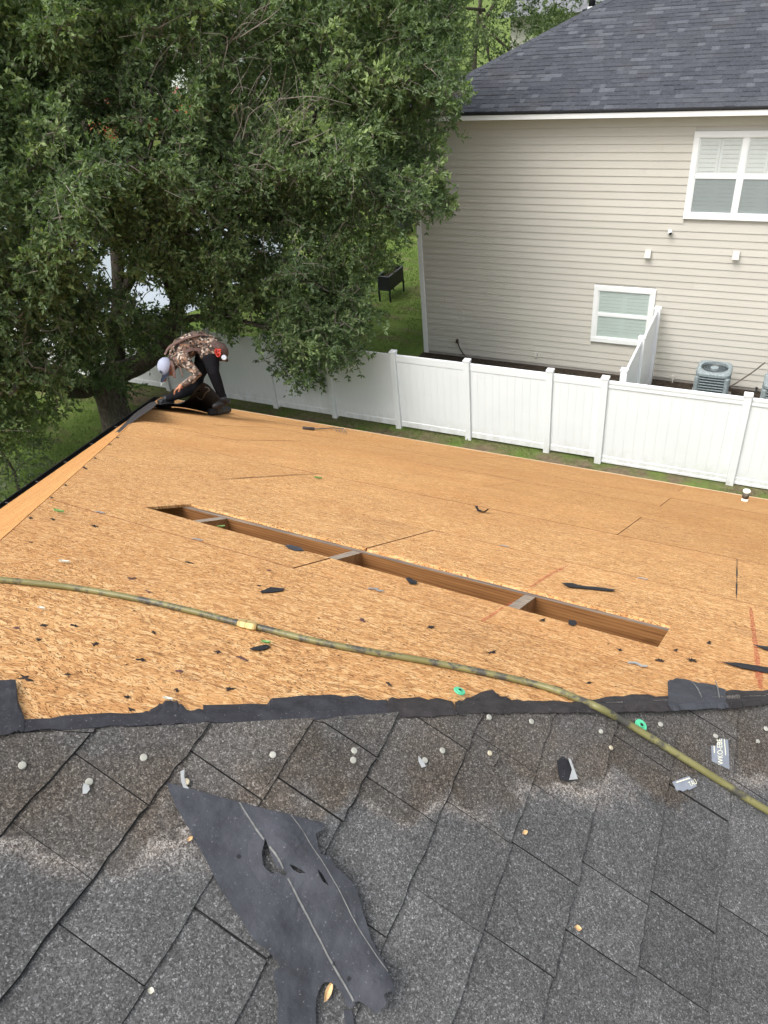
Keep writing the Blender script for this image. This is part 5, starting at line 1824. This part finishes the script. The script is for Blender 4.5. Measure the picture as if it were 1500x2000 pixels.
crown_poly = [(-420, -260), (905, -260), (885, 0), (898, 60), (872, 130), (890, 180), (887, 232), (858, 262), (842, 300), (850, 345), (898, 395), (865, 430), (832, 408), (798, 408), (768, 440), (778, 505), (742, 540), (712, 588), (704, 640), (712, 672), (690, 668), (652, 708), (610, 732), (560, 732), (522, 705), (500, 655), (478, 640), (420, 655),
              (395, 600), (375, 585), (362, 640), (310, 665), (262, 700), (258, 742), (225, 772), (165, 722), (130, 768), (102, 832), (50, 832), (0, 876), (-420, 930)]
gaps = [((215, 520), 34), ((290, 575), 30), ((318, 592), 16), ((245, 555), 22), ((378, 610), 20), ((345, 165), 26), ((215, 265), 30), ((165, 250), 20), ((300, 278), 20), ((360, 208), 18), ((480, 620), 20), ((80, 765), 18), ((470, 120), 16), ((545, 95), 14), ((455, 210), 16), ((590, 555), 12), ((760, 480), 16), ((235, 685), 16), ((764, 562), 40), ((798, 505), 26), ((788, 440), 14)]
fx = np.array([[0, 850, 13.7], [0, 500, 12.9], [0, 100, 14.2], [120, 650, 13.6], [150, 400, 13.2], [300, 300, 13.8], [300, 60, 15.2], [350, 620, 16.6], [480, 480, 15.0], [600, 300, 14.6], [600, 60, 15.4], [620, 680, 15.2], [720, 560, 15.4], [850, 330, 15.2], [880, 120, 15.4], [880, 400, 15.0], [220, 720, 17.0]])


def front(px, py):
    d2 = (px[:, None] - fx[:, 0]) ** 2 + (py[:, None] - fx[:, 1]) ** 2 + 900
    w_ = d2 ** -1.3
    return (w_ * fx[:, 2]).sum(1) / w_.sum(1)


NC = 5200
cx_, cy_ = NPR.uniform(-170, 930, NC), NPR.uniform(-130, 920, NC)
ok = inpoly(cx_ + NPR.normal(0, 7, NC), cy_ + NPR.normal(0, 7, NC), crown_poly)
for (gx_, gy_), gr in gaps: ok &= np.hypot(cx_ - gx_, cy_ - gy_) > gr * 1.05
ok &= ~((np.hypot((cx_ - 560) / 90, (cy_ - 240) / 110) < 1) & (NPR.uniform(0, 1, NC) < .5)) & ~((np.hypot((cx_ - 400) / 110, (cy_ - 60) / 80) < 1) & (NPR.uniform(0, 1, NC) < .45))
cx_, cy_ = cx_[ok], cy_[ok]
lump = np.array([noise.noise((a / 95, b / 95, 1.7)) for a, b in zip(cx_, cy_)])
depth = front(cx_, cy_) - 1.6 * lump + NPR.exponential(1.5, len(cx_)) + (NPR.uniform(0, 1, len(cx_)) < .2) * NPR.uniform(1, 5, len(cx_))
CC = np.array([att(a, b, d) for a, b, d in zip(cx_, cy_, depth)])
CC += NPR.normal(0, .05, CC.shape)
x_, y_, z_ = CC.T
bad = ((x_ > -10.0) & (y_ < 9.5) & (z_ < np.maximum(EZ, np.minimum(CL + TL * x_, CO - T * y_)) + .55)) | (z_ < .7) | ((x_ > -8.2) & (y_ > 16.0))
CC = CC[~bad]
OO = unit(CC - np.array([-13.6, 12.6, 7.5]))
px, py, dz = project(CC)
tl_ = np.array([noise.noise((c[0] * .55, c[1] * .55, c[2] * .55)) for c in CC])
tone = np.clip(NPR.normal(.36, .12, len(CC)) + .38 * tl_ + .012 * np.clip(CC[:, 2] - 3, -3, 5), .05, .9)
tone[NPR.uniform(0, 1, len(CC)) < .13] += .28
radii = NPR.uniform(.28, .52, len(CC))
radii[project(CC)[0] > 840] *= .75
b_, d_, n_, L_, W_, t_, tw = sprays(CC, radii, unit(OO + np.array([0, 0, .15])), 11, 12, .100, .42, .16, tone)
print('leaves', len(b_), 'clusters', len(CC))
qx, qy, qz = project(b_)
keep = np.ones(len(b_), bool)
for (gx_, gy_), gr in gaps: keep &= np.hypot(qx - gx_, qy - gy_) > gr * (NPR.uniform(.3, 1.05, len(qx)) if gr != 40 else NPR.uniform(.75, 1.0, len(qx)))
keep &= ~((b_[:, 0] > -9.9) & (b_[:, 1] < 9.4) & (b_[:, 2] < np.maximum(EZ, np.minimum(CL + TL * b_[:, 0], CO - T * b_[:, 1])) + .15))
crown_o = leaf_mesh('crown', b_[keep], d_[keep], n_[keep], L_[keep], W_[keep], t_[keep], OAK, oak, TB)
# branches reaching the leaf clusters, and their bare twigs
LP = np.concatenate([np.array(P) for P, _ in limbs])
V, F = [], []
dl = np.array([np.linalg.norm(LP - c, axis=1).min() for c in CC])
nodes = np.concatenate([LP, np.zeros((len(CC), 3))])
nn_ = len(LP)
for i in np.argsort(dl):
    c = CC[i]
    nd = nodes[:nn_]
    j = nd[np.linalg.norm(nd - c, axis=1).argmin()]
    nodes[nn_] = c
    nn_ += 1
    ln = np.linalg.norm(c - j)
    if ln > 3.5 or ln < .05: continue
    m_ = (c + j) / 2 + NPR.normal(0, .09, 3) * ln + np.array([0, 0, .06 * ln])
    r_ = .007 + .004 * min(ln, 2) + .010 * math.exp(-dl[i])
    v, f = tube([j, m_, c], [r_ * 1.2, r_, r_ * .7], 5, False)
    k = len(V)
    V += v; F += [tuple(a + k for a in g) for g in f]
st, td, tl = tw
okt = np.ones(len(st), bool)
gx2, gy2, _g = project(st + td * tl[:, None] * .5)
for (gx_, gy_), gr in gaps: okt &= np.hypot(gx2 - gx_, gy2 - gy_) > gr * 1.5
sel = NPR.choice(np.nonzero(okt)[0], 9000, False)
tw_m = plain('twig_bark', (.20, .178, .15), .9, .15, .3, 8)
for i in sel:
    a = st[i]; e = a + td[i] * tl[i] * 1.0 - np.array([0, 0, .25 * tl[i]])
    m_ = (a + e) / 2 + np.array([0, 0, .06 * tl[i]]) + NPR.normal(0, .03, 3)
    v, f = tube([a - td[i] * .12, m_, e], [.0062, .0045, .0025], 3, False)
    k = len(V)
    V += v; F += [tuple(x + k for x in g) for g in f]
for i in range(150):
    if i < 100: a = att(NPR.uniform(450, 600), NPR.uniform(180, 380), NPR.uniform(14.3, 16.0))
    else: a = att(NPR.uniform(280, 480), NPR.uniform(40, 180), NPR.uniform(14.6, 16.4))
    dr_ = unit(np.array([.55, .15, .75]) + NPR.normal(0, .5, 3))
    ln = NPR.uniform(.35, 1.3)
    b1_ = a + dr_ * ln * .5 + NPR.normal(0, .06, 3)
    e = b1_ + unit(dr_ + NPR.normal(0, .35, 3)) * ln * .5
    r_ = NPR.uniform(.004, .011)
    v, f = tube(catmull([a, b1_, e], 3), [r_ * q for q in (1, .9, .8, .7, .6, .5, .35)], 4, False)
    k = len(V)
    V += v; F += [tuple(x + k for x in g) for g in f]
obj('branches', (V, F), tw_m, oak)


# ---- other trees, shrubs and far things
def far_tree(name, base, height, rx, rz_, n, L, mat, label, cat='tree', trunk_r=.2, group=None, tone0=.45, twigs=7, leaves=10, lo=.25):
    base = np.array(base, float)
    root = empty(name, base, label, cat, group)
    c = base + np.array([0, 0, height - rz_])
    d = unit(NPR.normal(0, 1, (n, 3)))
    rad = NPR.uniform(.3, 1, n) ** .4
    lump = 1 + .22 * np.sin(d[:, 0] * 5 + d[:, 2] * 7 + base[0]) * np.cos(d[:, 1] * 6 + base[1])
    p = c + d * (rad * lump)[:, None] * np.array([rx, rx, rz_])
    p = p[p[:, 2] > lo]
    d = unit(p - c)
    tone = np.clip(NPR.normal(tone0, .16, len(p)), 0, 1)
    rr_ = NPR.uniform(.5, 1.0, len(p)) * L * 6
    B_, D_, N_, LL, WW, TT, _ = sprays(p, rr_, d, twigs, leaves, L, .42, .2, tone)
    g_ = B_[:, 2] > .05
    leaf_mesh('crown', B_[g_], D_[g_], N_[g_], LL[g_], WW[g_], TT[g_], mat, root, tuple(base))
    if trunk_r:
        top = c + np.array([0, 0, rz_ * .3])
        v = [tube(catmull([base + np.array([0, 0, -.1]), base * .5 + top * .5 + NPR.normal(0, .03 * height, 3) * np.array([1, 1, 0]), top], 4), [trunk_r * (1 - .09 * i) for i in range(9)], 8)]
        for k_ in range(7):
            a = base + (top - base) * NPR.uniform(.35, .85)
            e = p[NPR.integers(len(p))]
            v.append(tube([a, (a + e) / 2 + np.array([0, 0, .2]), e], [trunk_r * .4, trunk_r * .25, trunk_r * .08], 6))
        obj('trunk', join(*v), BARK, root, True)
    return root


GT = 'trees beyond the yard'
far_tree('background_tree', (-13.2, 36.5, 0), 11.5, 4.8, 5.2, 620, .15, PALE, 'pale olive tree rising behind the neighbour roof hip', group=GT, tone0=.55, twigs=9, leaves=12)
far_tree('background_tree', (-34, 62, 0), 13, 7, 6.5, 260, .26, PALE, 'hazy tree seen through the oak top near the middle', group=GT)
far_tree('background_tree', (-52, 60, 0), 14, 8, 7, 260, .28, PALE, 'hazy tree behind the oak crown at upper left', group=GT, tone0=.35)
far_tree('background_tree', (-70, 48, 0), 15, 9, 7.5, 260, .28, PALE, 'hazy tree behind the oak at the left edge', group=GT, tone0=.3)
far_tree('background_tree', (-32, 44, 0), 11, 5, 5.2, 260, .22, OAK, 'dark tree behind the oak, left of the neighbour house', group=GT, tone0=.4)
far_tree('background_tree', (-44, 38, 0), 10, 5, 5, 240, .22, OAK, 'dark tree low behind the oak limbs at left', group=GT, tone0=.4)
far_tree('yellow_shrub', (-12.6, 29.6, 0), 2.4, 1.5, 1.25, 90, .11, LIME, 'bright yellow green shrub beside the neighbour corner board', 'shrub', .04)
far_tree('green_shrub', (-14.6, 31.5, 0), 3.0, 1.7, 1.5, 90, .12, OAK, 'dark green shrub behind the farther planter', 'shrub', .04, tone0=.6)
far_tree('eave_shrub', onz(38, 972, 0), 2.1, .9, 1.0, 60, .075, mat_leaf('grey_leaf', (.06, .085, .05), (.14, .175, .10), (.26, .30, .18), .3), 'pale grey green shrub beyond the gutter at the left edge', 'shrub', .04)
for b_x, b_y, lab in ((-46.5, 46, 'red flowering shrub behind the oak at upper left'), (-42.5, 46.8, 'red flowering shrub behind the oak, right of a paler one'), (-37.0, 47.5, 'red flowering shrub behind the oak nearest the neighbour house')):
    far_tree('flowering_shrub', (b_x, b_y, 0), 2.6, 2.0, 1.5, 70, .20, mat_leaf('red_flower', (.45, .045, .04), (.60, .08, .07), (.70, .16, .13), .3) if 'red_flower' not in bpy.data.materials else bpy.data.materials['red_flower'], lab, 'shrub', .05, 'red shrubs behind the oak')
# pond
POND = NT('pond_water', .08, .5)
POND.color((.30, .34, .37)); POND.bump(POND.noise(POND.mp(POND.pos(), scale=(1, 2.2, 1)), 2.5, 3), .08, .05)
pts = [(-16.5, 17.6), (-15.6, 20), (-16.2, 23), (-18.5, 26), (-23, 28.5), (-30, 29), (-36, 26), (-37, 20), (-33, 16), (-26, 14.6), (-20, 14.8)]
P = catmull([(x, y, 0) for x, y in pts + pts[:1]], 5)[:-1]
setp(obj('pond', slab([(p[0], p[1], .012) for p in P], (0, 0, 1), .3), POND.m), kind='structure')
# far houses
fh = empty('far_house', (-62, 66, 0), 'white walled house glimpsed through gaps high in the oak', 'house')
obj('wall', box(-74, -50, 66, 74, 0, 5.2), WHITE, fh)
fr = obj('roof', ([(-75, 65, 5.2), (-49, 65, 5.2), (-49, 75, 5.2), (-75, 75, 5.2), (-70, 70, 8), (-54, 70, 8)], [(0, 1, 5, 4), (1, 2, 5), (2, 3, 4, 5), (3, 0, 4)]), plain('far_roof', (.13, .125, .12), .9, .2, .2), fh)
for x in (-71, -66, -61, -56): obj('window', box(x, x + 1.4, 65.93, 65.99, 2.2, 3.7), BLACKM, fh)
gh = empty('grey_roofed_house', (-9, 47, 0), 'distant grey shingled roof peeking over the neighbour roof hip', 'house')
obj('wall', box(-15.5, 4, 47, 56, 0, 5.6), SIDING, gh)
rg = obj('roof', ([(-16, 46, 5.6), (5, 46, 5.6), (5, 57, 5.6), (-16, 57, 5.6), (-11, 51.5, 9.6), (0, 51.5, 9.6)], [(0, 1, 5, 4), (1, 2, 5), (2, 3, 4, 5), (3, 0, 4)]), plain('far_grey_roof', (.16, .165, .175), .9, .2, .25, 3), gh)
c = att(1156, 14, 24.5)
fl_ = empty('roof_flue', c, 'black flue pipe with wide base just behind the neighbour roof hip', 'flue')
obj('pipe', lathe(c, [(.085, -.02), (.085, .55)], 14), BLACKM, fl_, True)
obj('base_box', bbox(c[0] - .2, c[0] + .55, c[1] - .2, c[1] + .5, c[2] - .9, c[2] - .02), BLACKM, fl_)
obj('rim', box(c[0] - .05, c[0] + .6, c[1] - .25, c[1] - .21, c[2] - .045, c[2] + .03), WHITE, fl_)

# ---- grass blades where the lawn is seen
N = 190000
gx_ = NPR.uniform(-19, 3, N); gy_ = NPR.uniform(8.5, 30, N)
px, py, dz = project(np.stack([gx_, gy_, np.zeros(N)], 1))
ok = (px > -40) & (px < 1540) & (py < 1000)
ok &= ~((gx_ > EX) & (gy_ < EY - .1)) & ~((gx_ > -7.9) & (gy_ > 15.9)) & ~((gx_ < -15.4) & (gy_ > 14.6))
bare = np.array([noise.noise((x * .9, y * 1.7, 3.3)) + (.35 if abs(y - 12.6) < .5 else 0) for x, y in zip(gx_[ok], gy_[ok])])
gx_, gy_ = gx_[ok][bare < .28], gy_[ok][bare < .28]
N = len(gx_)
base = np.stack([gx_, gy_, np.zeros(N)], 1)
gd = unit(NPR.normal(0, .38, (N, 3)) * np.array([1, 1, .2]) + np.array([0, 0, .9]))
gn = unit(NPR.normal(0, 1, (N, 3)) * np.array([1, 1, .1]))
lw = np.array([noise.noise((x * .35, y * .35, 8.0)) for x, y in base[:, :2]])
gl = .055 * NPR.uniform(.5, 1.3, N)
GRASS = mat_leaf('grass_blade', (.055, .088, .020), (.108, .162, .040), (.20, .24, .08), .38)
g_o = leaf_mesh('grass', base, gd, gn, gl, np.full(N, .013), np.clip(.45 + .5 * lw + NPR.normal(0, .15, N), 0, 1), GRASS, None, (-8, 16, 0))
setp(g_o, 'short green lawn grass around the fences and under the oak', 'grass', kind='stuff')
